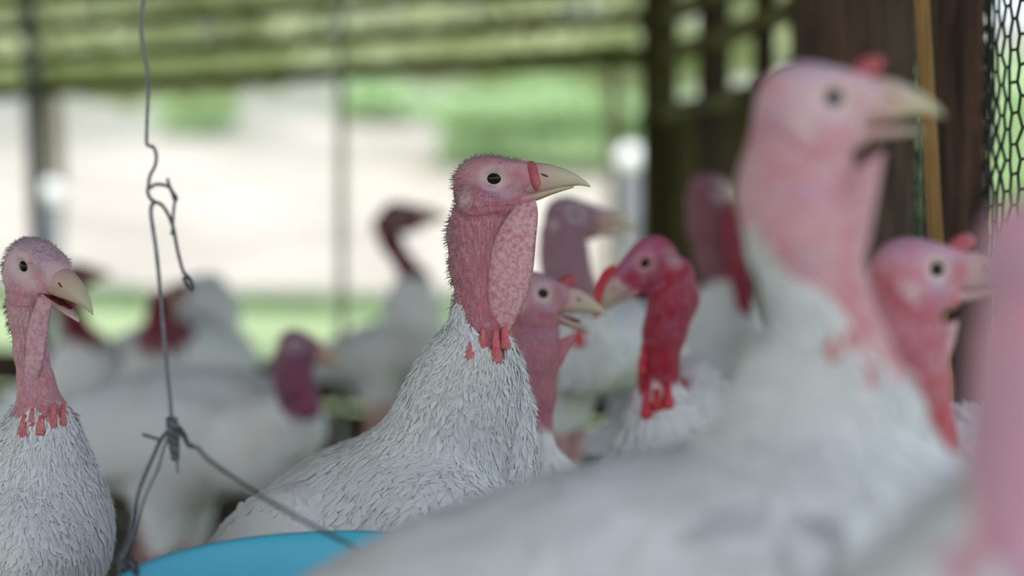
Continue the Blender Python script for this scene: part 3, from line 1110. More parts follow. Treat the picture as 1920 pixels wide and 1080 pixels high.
pn = math_node(nt, 'MULTIPLY_ADD', n1.outputs['Fac'], 3.0)
pn.node.inputs[2].default_value = -1.1
pn.node.use_clamp = True
sand = mix(nt, pn, lin(166, 162, 150), lin(192, 188, 176))
# the bank above the path carries sparse grass and grey stones
bk_ = math_node(nt, 'MULTIPLY_ADD', sx.outputs[1], 0.10)
bk_.node.inputs[2].default_value = -4.0
bk_.node.use_clamp = True
pn2 = math_node(nt, 'MULTIPLY_ADD', n1.outputs['Fac'], 5.0)
pn2.node.inputs[2].default_value = -2.6
pn2.node.use_clamp = True
bankc = mix(nt, pn2, lin(130, 136, 124), lin(184, 179, 174))
sand = mix(nt, math_node(nt, 'MULTIPLY', bk_, 0.9), sand, bankc)
nt.links.new(mix(nt, fs_, grass, sand), b.inputs['Base Color'])
g = mesh_obj('ground', V, F, mg)
tag(g, 'sunlit grass and pale sandy bank outside the pen', kind='structure')


def pole(a, b_, r, seg=10, nodes=0, wob=0.0):
    n = 14
    t = np.linspace(0, 1, n)
    P = np.outer(1 - t, a) + np.outer(t, b_)
    P[:, 2] += wob * np.sin(t * 5 + a[0] * 7)
    R = np.full(n, r)
    if nodes:
        R[::3] *= 1.16
    return tube(P, R, seg)


# back wall: horizontal bamboo poles above, open middle, low boards below
wb = empty('wall_back', wall_pt(LENB / 2, 0), 'oblique back wall of bamboo rails over a wide opening', kind='structure')
ZB = 0.85 + 320 / FPX * 5.2
rail_z = [ZB + 0.006, ZB + 0.098, ZB + 0.190, ZB + 0.282, ZB + 0.374]
for i, z in enumerate(rail_z):
    v, f = pole(wall_pt(LENB, z + 0.0), wall_pt(-0.06, z), 0.017 if i else 0.021, 10, 1, 0.004)
    mesh_obj('bamboo_rail', v, f, M_BAMBOO, wb)
for z, h in ((0.10, 0.085), (0.28, 0.085), (0.43, 0.055)):
    v, f = box(wall_pt(LENB / 2, z), WD3, WN3, Z3, LENB / 2, 0.010, h, 0.004)
    mesh_obj('board', v, f, M_BOARD, wb, False)
for px_, dz0, wdt in ((655, 0.0, 0.012),):
    # upright pole in the opening
    t = None
    best = min(((abs((wall_pt(q, 0)[0] / wall_pt(q, 0)[1]) * FPX + 960 - px_), q) for q in np.linspace(0, 4, 801)))[1]
    v, f = pole(wall_pt(best, 0.0, 0.03), wall_pt(best, 1.75, 0.03), wdt, 12)
    mesh_obj('upright_pole', v, f, noise_mat('pole_green_grey', lin(160, 164, 140), lin(190, 190, 170), 12, (3, 3, .6)), wb)
best = min(((abs((wall_pt(q, 0)[0] / wall_pt(q, 0)[1]) * FPX + 960 - 80), q) for q in np.linspace(0, 4, 801)))[1]
v, f = pole(wall_pt(best - 0.05, 0.0, 0.03), wall_pt(best + 0.03, 1.75, 0.03), 0.024, 12)
mesh_obj('upright_pole', v, f, M_GREYPOLE, wb)

# corner and right wall: boards seen edge on, then posts
wr = empty('wall_right', (0.42, 3.6, 0), 'dark timber right wall of upright boards with light between them', kind='structure')


def upright(u0, u1, d, z0, z1, mat, name, parent, thick=0.03, lean=0.0, ang=0.0):
    """upright board from photo column u0 to u1 at distance d"""
    xa, xb = (u0 - 960) / FPX * d, (u1 - 960) / FPX * d
    c = np.array([(xa + xb) / 2, d, (z0 + z1) / 2])
    ax = np.array([math.cos(ang), math.sin(ang), 0])
    az = np.array([lean, 0, 1.0])
    az /= np.linalg.norm(az)
    v, f = box(c, ax, np.array([-ax[1], ax[0], 0]), az, (xb - xa) / 2 / max(0.3, math.cos(ang)), thick, (z1 - z0) / 2, 0.006)
    return mesh_obj(name, v, f, mat, parent, False)


upright(1204, 1268, 5.10, 0.0, 1.75, M_OLIVE, 'post', wr, 0.05)
upright(1308, 1368, 4.60, 0.0, 1.75, M_BOARD, 'plank', wr, 0.015)
upright(1412, 1452, 4.15, 0.0, 1.75, M_BOARD, 'plank', wr, 0.015)
upright(1480, 1540, 3.70, 0.0, 1.75, M_BOARD, 'plank', wr, 0.015)
upright(1258, 1400, 4.95, 0.0, 1.14, M_OLIVE, 'low_panel', wr, 0.012)
upright(1384, 1512, 4.05, 0.0, 1.12, M_OLIVE, 'low_panel', wr, 0.012)
# rails on the outside of the planks
for z in [r - 0.015 for r in rail_z[:4]] + [1.12]:
    v, f = pole(np.array([0.33, 5.25, z]), np.array([0.60, 3.4, z]), 0.022, 8, 1, 0.003)
    mesh_obj('bamboo_rail', v, f, M_BAMBOO, wr)


def leaning(top, bot, hw, d, mat, name, thick, d2=None):
    """post between two photo points (top and bottom centres) carried on to the ground and past the frame"""
    A, B = at(top[0], top[1], d), at(bot[0], bot[1], d2 or d)
    az = (A - B) / np.linalg.norm(A - B)
    lo_ = B - az * (B[2] / az[2])
    hi_ = A + az * ((1.78 - A[2]) / az[2])
    ax = np.cross(np.array([0, 1.0, 0]), az)
    ax /= np.linalg.norm(ax)
    v, f = box((lo_ + hi_) / 2, ax, np.cross(az, ax), az, hw * d / FPX, thick, np.linalg.norm(hi_ - lo_) / 2, 0.004)
    return mesh_obj(name, v, f, mat, wr, False)


leaning((1572, 0), (1580, 800), 74, 2.95, M_POST, 'post', 0.05)
leaning((1682, 0), (1655, 760), 38, 2.45, M_POST2, 'post', 0.016)
leaning((1786, 0), (1792, 920), 42, 2.07, M_POST, 'post', 0.045)
o = leaning((1728, 0), (1783, 920), 13, 1.985, M_STRIP, 'batten', 0.008)
o['label'] = 'thin leaning tan wooden batten'

# hexagonal netting that runs along the wall and bends round the last post
net_path = [np.array(q) for q in ((0.50, 2.75), (0.468, 2.45), (0.460, 2.22), (0.456, 2.11), (0.447, 2.01), (0.438, 1.95), (0.436, 1.87), (0.447, 1.80), (0.475, 1.74), (0.53, 1.68), (0.66, 1.58), (0.86, 1.45))]
npc = catmull(np.array([[p[0], p[1], 0] for p in net_path]), 12)
ns = np.concatenate([[0], np.cumsum(np.linalg.norm(np.diff(npc, axis=0), axis=1))])


def hexnet(z0, z1, hgt, wid, rad):
    verts, edges = {}, set()
    vid = []

    def key(s, z):
        k = (round(s * 4000), round(z * 4000))
        if k not in verts:
            verts[k] = len(vid)
            vid.append((s, z))
        return verts[k]
    cols = int(ns[-1] / (0.75 * wid))
    rows = int((z1 - z0) / hgt)
    for c in range(cols):
        for r in range(rows):
            s = (c + 0.5) * 0.75 * wid
            z = z0 + r * hgt + (hgt / 2 if c % 2 else 0)
            ring = [key(s + dx * wid, z + dz * hgt) for dx, dz in ((0.5, 0), (0.25, 0.5), (-0.25, 0.5), (-0.5, 0), (-0.25, -0.5), (0.25, -0.5))]
            for a, b2 in zip(ring, ring[1:] + ring[:1]):
                edges.add((min(a, b2), max(a, b2)))
    S = np.array(vid)
    P = np.stack([np.interp(S[:, 0], ns, npc[:, 0]), np.interp(S[:, 0], ns, npc[:, 1]), S[:, 1]], 1)
    P += RNG.normal(0, 0.0008, P.shape)
    E = np.array(sorted(edges))
    A, B = P[E[:, 0]], P[E[:, 1]]
    T = B - A
    ln = np.linalg.norm(T, axis=1)[:, None]
    T /= ln + 1e-9
    A, B = A - T * rad * 0.5, B + T * rad * 0.5
    r1 = np.cross(T, np.array([0.61, 0.37, 0.7]))
    r1 /= np.linalg.norm(r1, axis=1)[:, None]
    r2 = np.cross(T, r1)
    n = len(E)
    VV = np.zeros((n, 10, 3))
    for k in range(5):
        a = 2 * PI * k / 5
        off = rad * (math.cos(a) * r1 + math.sin(a) * r2)
        VV[:, k], VV[:, 5 + k] = A + off, B + off
    i10 = np.arange(n)[:, None] * 10
    FF = np.concatenate([i10 + np.array([[k, (k + 1) % 5, 5 + (k + 1) % 5, 5 + k]]) for k in range(5)])
    return VV.reshape(-1, 3), FF


v, f = hexnet(0.02, 1.5, 0.027, 0.031, 0.00155)
o = mesh_obj('wire_netting', v, f, M_NET)
tag(o, 'black hexagonal netting stretched along the right side posts', 'netting')

# roof on rafters, out of the frame above
cr_ = empty('ceiling', (-1.3, 2.5, 0), 'low sheet roof over the pen', kind='structure')
RY0, RY1, RZ0, RZ1 = -2.2, 6.9, 2.45, 1.72
for k in range(6):
    x0, x1 = -3.6 + k * 0.72, -3.6 + (k + 1) * 0.72 + 0.03
    zz = 0.012 * (k % 2)
    V = [(x, y, z + zz + dz) for dz in (0, 0.012) for (x, y, z) in ((x0, RY0, RZ0), (x1, RY0, RZ0), (x1, RY1, RZ1), (x0, RY1, RZ1))]
    F = [(3, 2, 1, 0), (4, 5, 6, 7), (0, 1, 5, 4), (1, 2, 6, 5), (2, 3, 7, 6), (3, 0, 4, 7)]
    mesh_obj('roof_sheet', np.array(V), F, M_ROOF, cr_, False)
for y in (-1.6, 0.2, 2.0, 3.8):
    z = RZ0 + (RZ1 - RZ0) * (y - RY0) / (RY1 - RY0) - 0.035
    v, f = pole(np.array([-3.6, y, z]), np.array([0.72, y, z]), 0.032, 10)
    mesh_obj('purlin', v, f, M_BAMBOO, cr_)

# ------------------------------------------------------------------ outside plants and posts
def leaf_mat(name, c1, c2):
    m, nt, b = new_mat(name, 0.6, 0.2)
    a = nt.nodes.new('ShaderNodeVertexColor')
    a.layer_name = 'mask'
    s = nt.nodes.new('ShaderNodeSeparateColor')
    nt.links.new(a.outputs['Color'], s.inputs[0])
    c = mix(nt, s.outputs[0], c1, c2)
    nt.links.new(c, b.inputs['Base Color'])
    tr = nt.nodes.new('ShaderNodeBsdfTranslucent')
    nt.links.new(c, tr.inputs['Color'])
    mx = nt.nodes.new('ShaderNodeMixShader')
    mx.inputs[0].default_value = 0.45
    nt.links.new(b.outputs[0], mx.inputs[1])
    nt.links.new(tr.outputs[0], mx.inputs[2])
    nt.links.new(mx.outputs[0], nt.nodes['Material Output'].inputs[0])
    return m


M_LEAF = leaf_mat('leaf_green', lin(140, 165, 105), lin(205, 220, 165))
M_LEAFO = leaf_mat('leaf_olive', lin(176, 182, 140), lin(236, 240, 208))
M_LEAFG = leaf_mat('leaf_fresh', lin(165, 205, 155), lin(225, 240, 200))
M_LEAFP = leaf_mat('leaf_pale', lin(170, 205, 150), lin(236, 246, 212))
M_LEAFD = leaf_mat('leaf_deep', lin(74, 104, 76), lin(130, 164, 118))
M_BARK = noise_mat('bark', lin(84, 72, 58), lin(120, 106, 90), 20, rough=0.9)


def bush(name, label, cat, c, r, n, leaf, mat, trunk=0.0, group=None):
    """leafy plant with a crown of single leaves round c and a stem to the ground"""
    c, r = np.array(c, float), np.array(r, float)
    gz = float(ground_h(c[0], c[1]))
    root = empty(name, (c[0], c[1], gz), label, cat, group)
    u = RNG.normal(0, 1, (n, 3))
    u /= np.linalg.norm(u, axis=1)[:, None]
    lump = 0.75 + 0.18 * np.sin(u[:, 0] * 5 + c[0]) * np.cos(u[:, 1] * 4 + c[1]) + 0.14 * np.sin(u[:, 2] * 7)
    P = c + u * r * (lump * RNG.uniform(0.55, 1.05, n) ** 0.5)[:, None]
    P = P[P[:, 2] > gz]
    n = len(P)
    N = RNG.normal(0, 1, (n, 3)) + np.array([0, 0, 0.9])
    N /= np.linalg.norm(N, axis=1)[:, None]
    A = np.cross(N, RNG.normal(0, 1, (n, 3)))
    A /= np.linalg.norm(A, axis=1)[:, None]
    B = np.cross(N, A)
    l = leaf * RNG.uniform(0.6, 1.3, n)[:, None]
    VV = np.stack([P - A * l, P + B * l * 0.45, P + A * l, P - B * l * 0.45], 1).reshape(-1, 3)
    FF = np.arange(n * 4).reshape(n, 4)
    colr = np.repeat(RNG.uniform(0, 1, n), 4)
    cc = np.stack([colr, colr, colr, np.ones(n * 4)], 1)
    o = mesh_obj('foliage', VV, FF, mat, root, False, cc)
    o['kind'] = 'stuff'
    v, f = tube(catmull(np.array([[c[0], c[1], gz - 0.05], [c[0] + 0.05 * r[0], c[1], (gz + c[2]) / 2], [c[0], c[1], c[2] + r[2] * 0.3]]), 4), np.linspace(min(0.06, max(0.03, r[0] * 0.09)), max(0.012, r[0] * 0.02), 9), 8)
    mesh_obj('stem', v, f, M_BARK, root)
    return root


bush('tree', 'broad light green tree beyond the opening, left of the dark corner post', 'tree', (0.6, 40, 2.9), (2.9, 2.2, 1.25), 12000, 0.12, M_LEAFG)
bush('tree', 'deep green tree behind the thin upright pole in the opening', 'tree', (-2.9, 46, 3.4), (1.0, 1.2, 1.2), 4000, 0.12, M_LEAFG)
bush('bush', 'small green bush on the pale bank at the left of the opening', 'bush', (-6.6, 45, 3.2), (1.0, 0.9, 0.8), 2600, 0.10, M_LEAFG)
bush('tree', 'wide green tree whose crown shows between the upper bamboo rails', 'tree', (-3.1, 13.8, 2.45), (2.9, 1.4, 0.95), 9000, 0.085, M_LEAFO)
bush('tree', 'green tree showing between the rails beside the corner post', 'tree', (0.7, 17.2, 2.95), (2.8, 1.4, 1.2), 9000, 0.10, M_LEAFO)
bush('bush', 'bright green bush seen through the black hexagonal netting', 'bush', (3.05, 9.8, 1.0), (1.35, 1.4, 1.4), 10000, 0.06, M_LEAFP)
bush('bush', 'green bush showing through the slit between the timber posts', 'bush', (1.52, 8.2, 0.9), (0.42, 0.5, 1.0), 5000, 0.045, M_LEAFP)

# strip of longer grass at the foot of the bank
n = 9000
P = np.stack([RNG.uniform(-9, 3, n), RNG.normal(25.6, 0.35, n), np.zeros(n)], 1)
P[:, 2] = ground_h(P[:, 0], P[:, 1])
hh = RNG.uniform(0.10, 0.28, n)
ang = RNG.uniform(0, PI, n)
S = np.stack([np.cos(ang), np.sin(ang), np.zeros(n)], 1) * 0.02
tip = P + np.stack([RNG.normal(0, 0.05, n), RNG.normal(0, 0.05, n), hh], 1)
VV = np.stack([P - S, P + S, tip], 1).reshape(-1, 3)
o = mesh_obj('grass', VV, np.arange(n * 3).reshape(n, 3), noise_mat('grass_blades', lin(70, 108, 60), lin(104, 142, 84), 3), None, False)
tag(o, 'strip of longer green grass at the foot of the pale bank', 'grass', kind='stuff')


def cap_post(px_, py_, d, r, label):
    c = at(px_, py_, d)
    gz = float(ground_h(c[0], c[1]))
    root = empty('fence_post', (c[0], c[1], gz), label, 'post')
    v, f = tube(np.array([[c[0], c[1], gz - 0.03], [c[0], c[1], (gz + c[2]) / 2], [c[0], c[1], c[2] - r * 0.7]]), [r * 0.72] * 3, 14)
    mesh_obj('shaft', v, f, M_GREYPOLE, root)
    v, f = ellipsoid(c, np.eye(3), (r, r, r * 0.95), 20, 12)
    mesh_obj('cap', v, f, M_WHITECAP, root)


cap_post(1183, 298, 12.0, 0.085, 'grey post with a round white cap outside, beside the corner post')
cap_post(96, 362, 12.0, 0.075, 'grey post with a round white cap outside, at the left end of the opening')

# ------------------------------------------------------------------ hanging feeder
bd_ = 1.42
bc = at(625, 1106, bd_)
br = 430 / FPX * bd_
BT = math.radians(6.5)     # the basin hangs tilted towards the lens
bR = np.array([[1, 0, 0], [0, math.cos(BT), -math.sin(BT)], [0, math.sin(BT), math.cos(BT)]])
prof = [(0.0, -0.118), (0.55, -0.118), (0.66, -0.112), (0.72, -0.100), (0.90, -0.022), (0.935, -0.006), (0.962, 0.0), (0.985, 0.0015), (1.0, -0.002), (1.004, -0.009), (0.990, -0.013),
        (0.965, -0.010), (0.930, -0.026), (0.76, -0.102), (0.70, -0.118), (0.60, -0.125), (0.0, -0.125)]
seg = 96
V, F = [], []
for (r_, z_) in prof:
    for k in range(seg):
        a = 2 * PI * k / seg
        V.append([br * r_ * math.cos(a), br * r_ * math.sin(a), z_])
for i in range(len(prof) - 1):
    for k in range(seg):
        k2 = (k + 1) % seg
        F.append((i * seg + k, i * seg + k2, (i + 1) * seg + k2, (i + 1) * seg + k))
rimP = lambda ang, rr=0.985, dz=0.0: bR @ np.array([br * rr * math.cos(ang), br * rr * math.sin(ang), dz]) + bc
V = np.array(V) @ bR.T + bc
basin = mesh_obj('basin', V, F, M_BLUE, None, True, origin=(bc[0], bc[1], bc[2] - 0.125))
tag(basin, 'round sky blue plastic feed basin hung on wires', 'basin')

wd_ = 1.50
hang = empty('feeder_wire', at(320, 800, wd_), 'bent grey steel wire hanging from the roof with a loop, holding the blue basin', 'wire')
W = lambda pts, d=wd_: catmull(np.array([at(p[0], p[1], d + (p[2] if len(p) > 2 else 0)) for p in pts]), 6)
wr_ = 0.00128
top = at(272, -40, wd_)
up = [np.array([top[0] + 0.002, top[1], 2.14]), np.array([top[0] - 0.001, top[1], 1.5]), top]
P = np.concatenate([catmull(np.array(up), 6)[:-1], W([(272, -40), (269, 0), (265, 45), (268, 80), (273, 112), (278, 150), (277, 185), (276, 225), (275, 262), (277, 272), (287, 275), (293, 290), (291, 310), (282, 328), (279, 342), (281, 352), (292, 346), (308, 347), (318, 351)])])
v, f = tube(P, wr_, 8)
mesh_obj('upper_wire', v, f, M_WIRE, hang)
v, f = tube(W([(314, 335), (318, 350), (324, 362), (331, 376)]), np.interp(np.linspace(0, 1, 19), [0, 0.6, 0.9, 1], [0.0011, 0.0014, 0.0022, 0.0012]), 8)
mesh_obj('bent_end', v, f, M_WIREDARK, hang)
v, f = tube(W([(279, 346), (277, 360), (282, 372), (292, 379), (303, 384), (314, 400), (321, 416), (326, 432), (332, 465), (340, 498), (347, 516)]), wr_, 8)
mesh_obj('loop', v, f, M_WIREDARK, hang)
v, f = tube(W([(328, 376), (325, 400), (324, 425), (322, 440)]), wr_ * 0.9, 8)
mesh_obj('loop_tail', v, f, M_WIRE, hang)
v, f = tube(W([(345, 512), (352, 520), (359, 530), (360, 542), (352, 538), (345, 522)]), wr_ * 1.15, 8)
mesh_obj('loop_eye', v, f, M_WIREDARK, hang)
v, f = tube(W([(292, 378), (285, 384), (283, 400), (287, 430), (293, 470), (299, 530), (305, 600), (312, 680), (318, 740), (322, 785), (324, 800)]), wr_ * 1.15, 8)
mesh_obj('lower_wire', v, f, M_WIRE, hang)
# twisted bundle
for k in range(5):
    q = []
    for i in range(26):
        t = i / 25
        a = t * 16 + k * 1.26
        w = (8 + 3 * math.sin(t * PI)) * (1 - 0.45 * t)
        q.append((322 + 7 * t + w * math.cos(a), 784 + 78 * t, 0.003 * math.sin(a) * (1 - 0.4 * t)))
    v, f = tube(np.array([at(p[0], p[1], wd_ + p[2]) for p in q]), wr_ * 1.15, 6)
    mesh_obj('twist', v, f, M_WIREDARK if k % 2 else M_WIRE, hang)
v, f = tube(W([(329, 855), (332, 868), (334, 886)]), wr_ * 0.8, 6)
mesh_obj('wire_end', v, f, M_WIRE, hang)
v, f = tube(W([(268, 815), (282, 819), (298, 824)]), wr_, 6)
mesh_obj('wire_end', v, f, M_WIRE, hang)
ang_l = math.radians(163.5)
eL = rimP(ang_l, 0.985, 0.004)
def to_rim(pts, e):
    a = [at(p[0], p[1], wd_) for p in pts]
    n_ = len(a)
    # depth drifts from the hook to the rim
    out = []
    for i, p in enumerate(pts):
        t = i / n_
        out.append(at(p[0], p[1], wd_ * (1 - t) + t * float((e - CAMP) @ FWD)))
    return catmull(np.array(out + [e]), 6)
v, f = tube(to_rim([(316, 806), (300, 828), (288, 855), (272, 890), (258, 930), (247, 985), (236, 1022), (222, 1052)], eL), wr_ * 1.05, 8)
mesh_obj('leg_wire', v, f, M_WIREDARK, hang)
v, f = tube(to_rim([(318, 812), (306, 845), (296, 880), (278, 918), (264, 955), (250, 1000), (238, 1030), (224, 1056)], rimP(ang_l + 0.02, 0.985, 0.004)), wr_ * 0.8, 8)
mesh_obj('leg_wire', v, f, M_WIRE, hang)
eR = rimP(math.radians(-46), 0.985, 0.003)
v, f = tube(to_rim([(332, 804), (346, 822), (356, 834), (372, 842), (390, 862), (440, 898), (500, 937), (600, 993), (720, 1056)], eR), wr_ * 1.05, 8)
mesh_obj('leg_wire', v, f, M_WIREDARK, hang)
v, f = tube(W([(334, 800), (345, 815), (352, 832), (362, 838)]), wr_ * 1.4, 6)
mesh_obj('wire_wrap', v, f, M_WIREDARK, hang)
for k in range(3):       # knots on the rim
    a = np.linspace(0, 2 * PI, 13)
    c0 = rimP(ang_l + 0.012 * (k - 1), 0.99, 0.0)
    v, f = tube(np.array([c0 + np.array([0.0055 * math.cos(q) + 0.001 * k, 0.003 * (k - 1), 0.0075 * math.sin(q)]) for q in a]), wr_ * 1.2, 6)
    mesh_obj('knot', v, f, M_WIREDARK, hang)
v, f = tube(np.array([rimP(ang_l, 1.0, 0.006), rimP(ang_l, 1.03, 0.008), rimP(ang_l, 1.05, 0.004)]), wr_, 6)
mesh_obj('wire_end', v, f, M_WIREDARK, hang)

# ------------------------------------------------------------------ the flock
PINK = dict(base=lin(200, 150, 158), red=lin(194, 102, 112), blue=lin(178, 150, 176))
# 1 in focus, middle
turkey('white turkey in sharp focus with pink wattle and straight neck, behind the blue basin', (925, 335), 1.706, 4, 0,
       [(897, 392, 0, 40), (884, 440, 0, 41), (884, 500, 0, 36), (893, 570, 0, 34), (906, 632, 0, 37)],
       [(890, 680, 0.003, 64), (872, 740, 0.01, 80), (858, 800, 0.03, 94)],
       dict(c=(715, 1085, 0.15), semi=(0.20, 0.125, 0.118), yaw=66, pitch=-20),
       lobes=[((952, 668, 0.006, 20), (972, 760, 0.010, 24)), ((972, 760, 0.010, 24), (972, 900, 0.016, 32))],
       extra=[(825, 960, 0.05, 128, 0.12, 140)], red=(0.02, 0.52), blue=0.12, snood='drape',
       wattle=[dict(rear=[(966, 386), (938, 425), (919, 470), (913, 530), (915, 585), (926, 622), (940, 634)],
                    front=[(1004, 374), (1009, 400), (1005, 450), (1000, 505), (990, 550), (974, 590), (950, 628)], dd=-0.012, t=0.008)],
       carunc=[(881, 664, -0.020, 11, 12), (930, 660, -0.022, 12, 24), (946, 640, -0.012, 12, 16), (905, 640, -0.022, 9, 14)],
       pal=PINK, res=(0.006, 0.0012), nfeat=46000, down=90000, bristles=1000, feather_L=(0.0062, 0.0135), fshift=0.040, foff=0.010, ffront=-0.1,
       web=[((958, 398, 0, 14), (900, 470, 0, 30)), ((940, 420, 0, 14), (900, 540, 0, 30))])
# 2 in focus, left edge
turkey('white turkey at the left edge with open beak and frilled wattle', (42, 499), 1.75, 38, 26,
       [(48, 560, 0.01, 34), (52, 600, 0, 29), (58, 660, 0, 27), (68, 720, 0, 30), (80, 785, -0.002, 38)],
       [(76, 832, 0.0, 56), (66, 885, 0.01, 74), (54, 945, 0.02, 106)],
       dict(c=(-60, 1090, 0.15), semi=(0.20, 0.092, 0.12), yaw=76, pitch=-18),
       extra=[(88, 1010, 0.03, 112, 0.11, 150)], hs=0.98, red=(0.02, 0.62), blue=0.2, opening=17,
       wattle=[dict(rear=[(72, 556), (52, 610), (46, 670), (46, 720)], front=[(98, 566), (88, 630), (80, 690), (54, 738)], dd=-0.016, t=0.0028, ripple=0.0020)],
       carunc=[(44, 806, -0.03, 11, 16), (76, 804, -0.038, 11, 14), (60, 790, -0.034, 9, 14), (100, 786, -0.036, 9, 18), (118, 784, -0.03, 8, 16)],
       pal=dict(base=lin(216, 182, 190), red=lin(210, 136, 140), blue=lin(182, 160, 186)), res=(0.006, 0.0014), nfeat=36000, down=60000, bristles=900, feather_L=(0.0062, 0.0135), foff=-0.002, fshift=0.006,
       wattle_mat=M_WATTLE_PALE, stain=1.2)
# 3 large, in front, right
turkey('large white turkey in front with raised pink head and red knob snood', (1563, 183), 1.10, -20, 1,
       [(1500, 290, 0.01, 100), (1480, 360, 0.01, 92), (1500, 440, 0, 92), (1536, 540, 0, 82), (1566, 630, 0, 52)],
       [(1550, 690, 0.008, 104), (1548, 770, 0.02, 122), (1545, 850, 0.03, 130)],
       dict(c=(1225, 1160, 0.03), semi=(0.20, 0.115, 0.085), yaw=4, pitch=-15),
       extra=[(1520, 980, 0.02, 148, 0.08, 200)], red=(0.05, 0.50), blue=0.14, opening=11, snood='knob',
       wattle=[dict(rear=[(1600, 318), (1565, 380), (1548, 450), (1550, 540), (1566, 640)], front=[(1660, 280), (1648, 350), (1630, 450), (1610, 540), (1580, 650)], dd=-0.004, t=0.008)],
       carunc=[(1562, 652, -0.022, 17, 26), (1590, 644, -0.018, 15, 24)],
       pal=dict(base=lin(216, 182, 188), red=lin(210, 110, 120), blue=lin(190, 170, 200), fb=(0.66, 0.60, 0.50, 1)), res=(0.007, 0.0024), nfeat=7000, down=20000, feather_L=(0.010, 0.032), fshift=0.058, foff=0.010, ffront=0.0, wattle_mat=M_WATTLE_PALE, wrinkle=0.6)
# 4 behind its shoulder
turkey('white turkey with mottled red face between the large front turkey and the right edge', (1757, 505), 1.33, -24, 4,
       [(1690, 575, 0.01, 74), (1690, 640, 0, 72), (1715, 720, 0, 60), (1740, 800, 0, 42), (1752, 856, 0, 35)],
       [(1692, 900, 0.03, 60), (1670, 980, 0.04, 100)],
       dict(c=(1600, 1110, 0.14), semi=(0.19, 0.11, 0.12), yaw=38, pitch=-22), hs=1.0,
       red=(0.12, 0.85), blue=0.3, opening=5, snood='knob',
       wattle=[dict(rear=[(1760, 610), (1742, 650), (1745, 700), (1762, 760), (1765, 830)], front=[(1798, 600), (1790, 640), (1775, 690), (1774, 760), (1776, 835)], dd=-0.006, t=0.006)],
       carunc=[(1743, 880, -0.012, 18, 24), (1772, 868, -0.008, 15, 26)], caru_mat=M_CARUR,
       pal=dict(base=lin(208, 158, 170), red=lin(206, 88, 98), blue=lin(174, 142, 176)), res=(0.008, 0.0026), nfeat=2500, wattle_mat=M_WATTLE_PALE, fshift=0.03, stain=1.3)
# 5 nearest, right edge
turkey('nearest pink necked turkey cut off by the right edge', (2050, 465), 0.78, -20, 2,
       [(1980, 550, 0.0, 118), (1962, 650, 0, 122), (1955, 770, 0, 124), (1950, 900, 0, 124), (1945, 1060, 0, 118)],
       [(1915, 1160, 0.01, 150), (1900, 1260, 0.02, 190)],
       dict(c=(2010, 1480, 0.02), semi=(0.17, 0.10, 0.10), yaw=40, pitch=-20), red=(-0.2, 0.2), blue=0.25,
       ew=1.75, extra=[(1775, 1150, 0.05, 78, 0.04, 240)],
       wattle=[dict(rear=[(2040, 620), (2020, 720), (2010, 850), (2000, 960)], front=[(2150, 560), (2130, 700), (2100, 850), (2040, 980)], dd=-0.004, t=0.006)],
       pal=dict(base=lin(218, 166, 184), red=lin(206, 120, 136), blue=lin(190, 166, 196)), res=(0.009, 0.003), nfeat=1500, wattle_mat=M_WATTLE_PALE, wrinkle=0.4, fshift=0.0)
# 6 behind the focused one
turkey('mauve faced turkey with wide open beak peering out behind the focused turkey', (1018, 550), 1.97, -22, 13,
       [(1000, 612, 0.01, 50), (1000, 670, 0, 46), (1005, 740, 0, 34), (1010, 810, 0, 22), (1012, 850, 0, 20)],
       [(1010, 900, 0.02, 50), (1008, 960, 0.04, 90)],
       dict(c=(965, 1090, 0.33), semi=(0.17, 0.085, 0.10), yaw=80, pitch=-15), red=(0.16, 0.34), blue=0.22, opening=24, snood='knob',
       wattle=[dict(rear=[(1040, 640), (1022, 690), (1016, 750), (1012, 800)], front=[(1086, 622), (1060, 670), (1040, 720), (1026, 800)], dd=-0.006, t=0.005)],
       pal=dict(base=lin(192, 144, 154), red=lin(184, 104, 116), blue=lin(176, 148, 178)), res=(0.009, 0.003), nfeat=900, wattle_mat=M_WATTLE_MAUVE, foff=-0.02)
# 7 crimson, facing left
turkey('crimson headed turkey facing left with bowed head and dripping red neck', (1210, 493), 2.12, 176, 44,
       [(1258, 520, 0.0, 44), (1262, 560, 0.0, 44), (1246, 620, 0, 37), (1234, 690, 0, 34), (1232, 748, 0, 32)],
       [(1250, 800, 0.01, 66), (1275, 860, 0.03, 95)],
       dict(c=(1365, 930, 0.12), semi=(0.16, 0.09, 0.10), yaw=140, pitch=-20), extra=[(1300, 760, 0.06, 60, 0.05, 90)], red=(0.42, 1.0), blue=0.3, snood='long',
       carunc=[(1212, 766, -0.012, 13, 20), (1232, 756, -0.02, 12, 16), (1252, 750, -0.012, 13, 18), (1204, 690, -0.006, 9, 14), (1206, 668, -0.006, 8, 12)], caru_mat=M_CARUR,
       pal=dict(base=lin(190, 118, 140), red=lin(176, 34, 58), blue=lin(164, 120, 158), pale=lin(214, 170, 178), snood=M_CARUR), res=(0.009, 0.003), nfeat=1600, stain=0.9, fshift=0.006, foff=-0.008, ear_patch=1.35)
GREY = dict(base=lin(164, 136, 148), red=lin(166, 104, 118), blue=lin(146, 130, 152))
# 8
turkey('grey mauve headed turkey with pale beak behind the crimson one', (1077, 402), 2.55, 0, 10,
       [(1056, 440, 0.0, 44), (1058, 480, 0, 43), (1063, 520, 0, 43), (1068, 560, 0, 46)],
       [(1074, 610, 0.02, 52), (1085, 660, 0.04, 62)],
       dict(c=(1085, 655, 0.14), semi=(0.13, 0.085, 0.058), yaw=18, pitch=-8), red=(0.0, 0.1), blue=0.4, opening=9,
       carunc=[(1086, 632, -0.03, 12, 20)], caru_mat=M_CARUR, pal=GREY, res=(0.010, 0.0035), nfeat=900, hs=1.05)
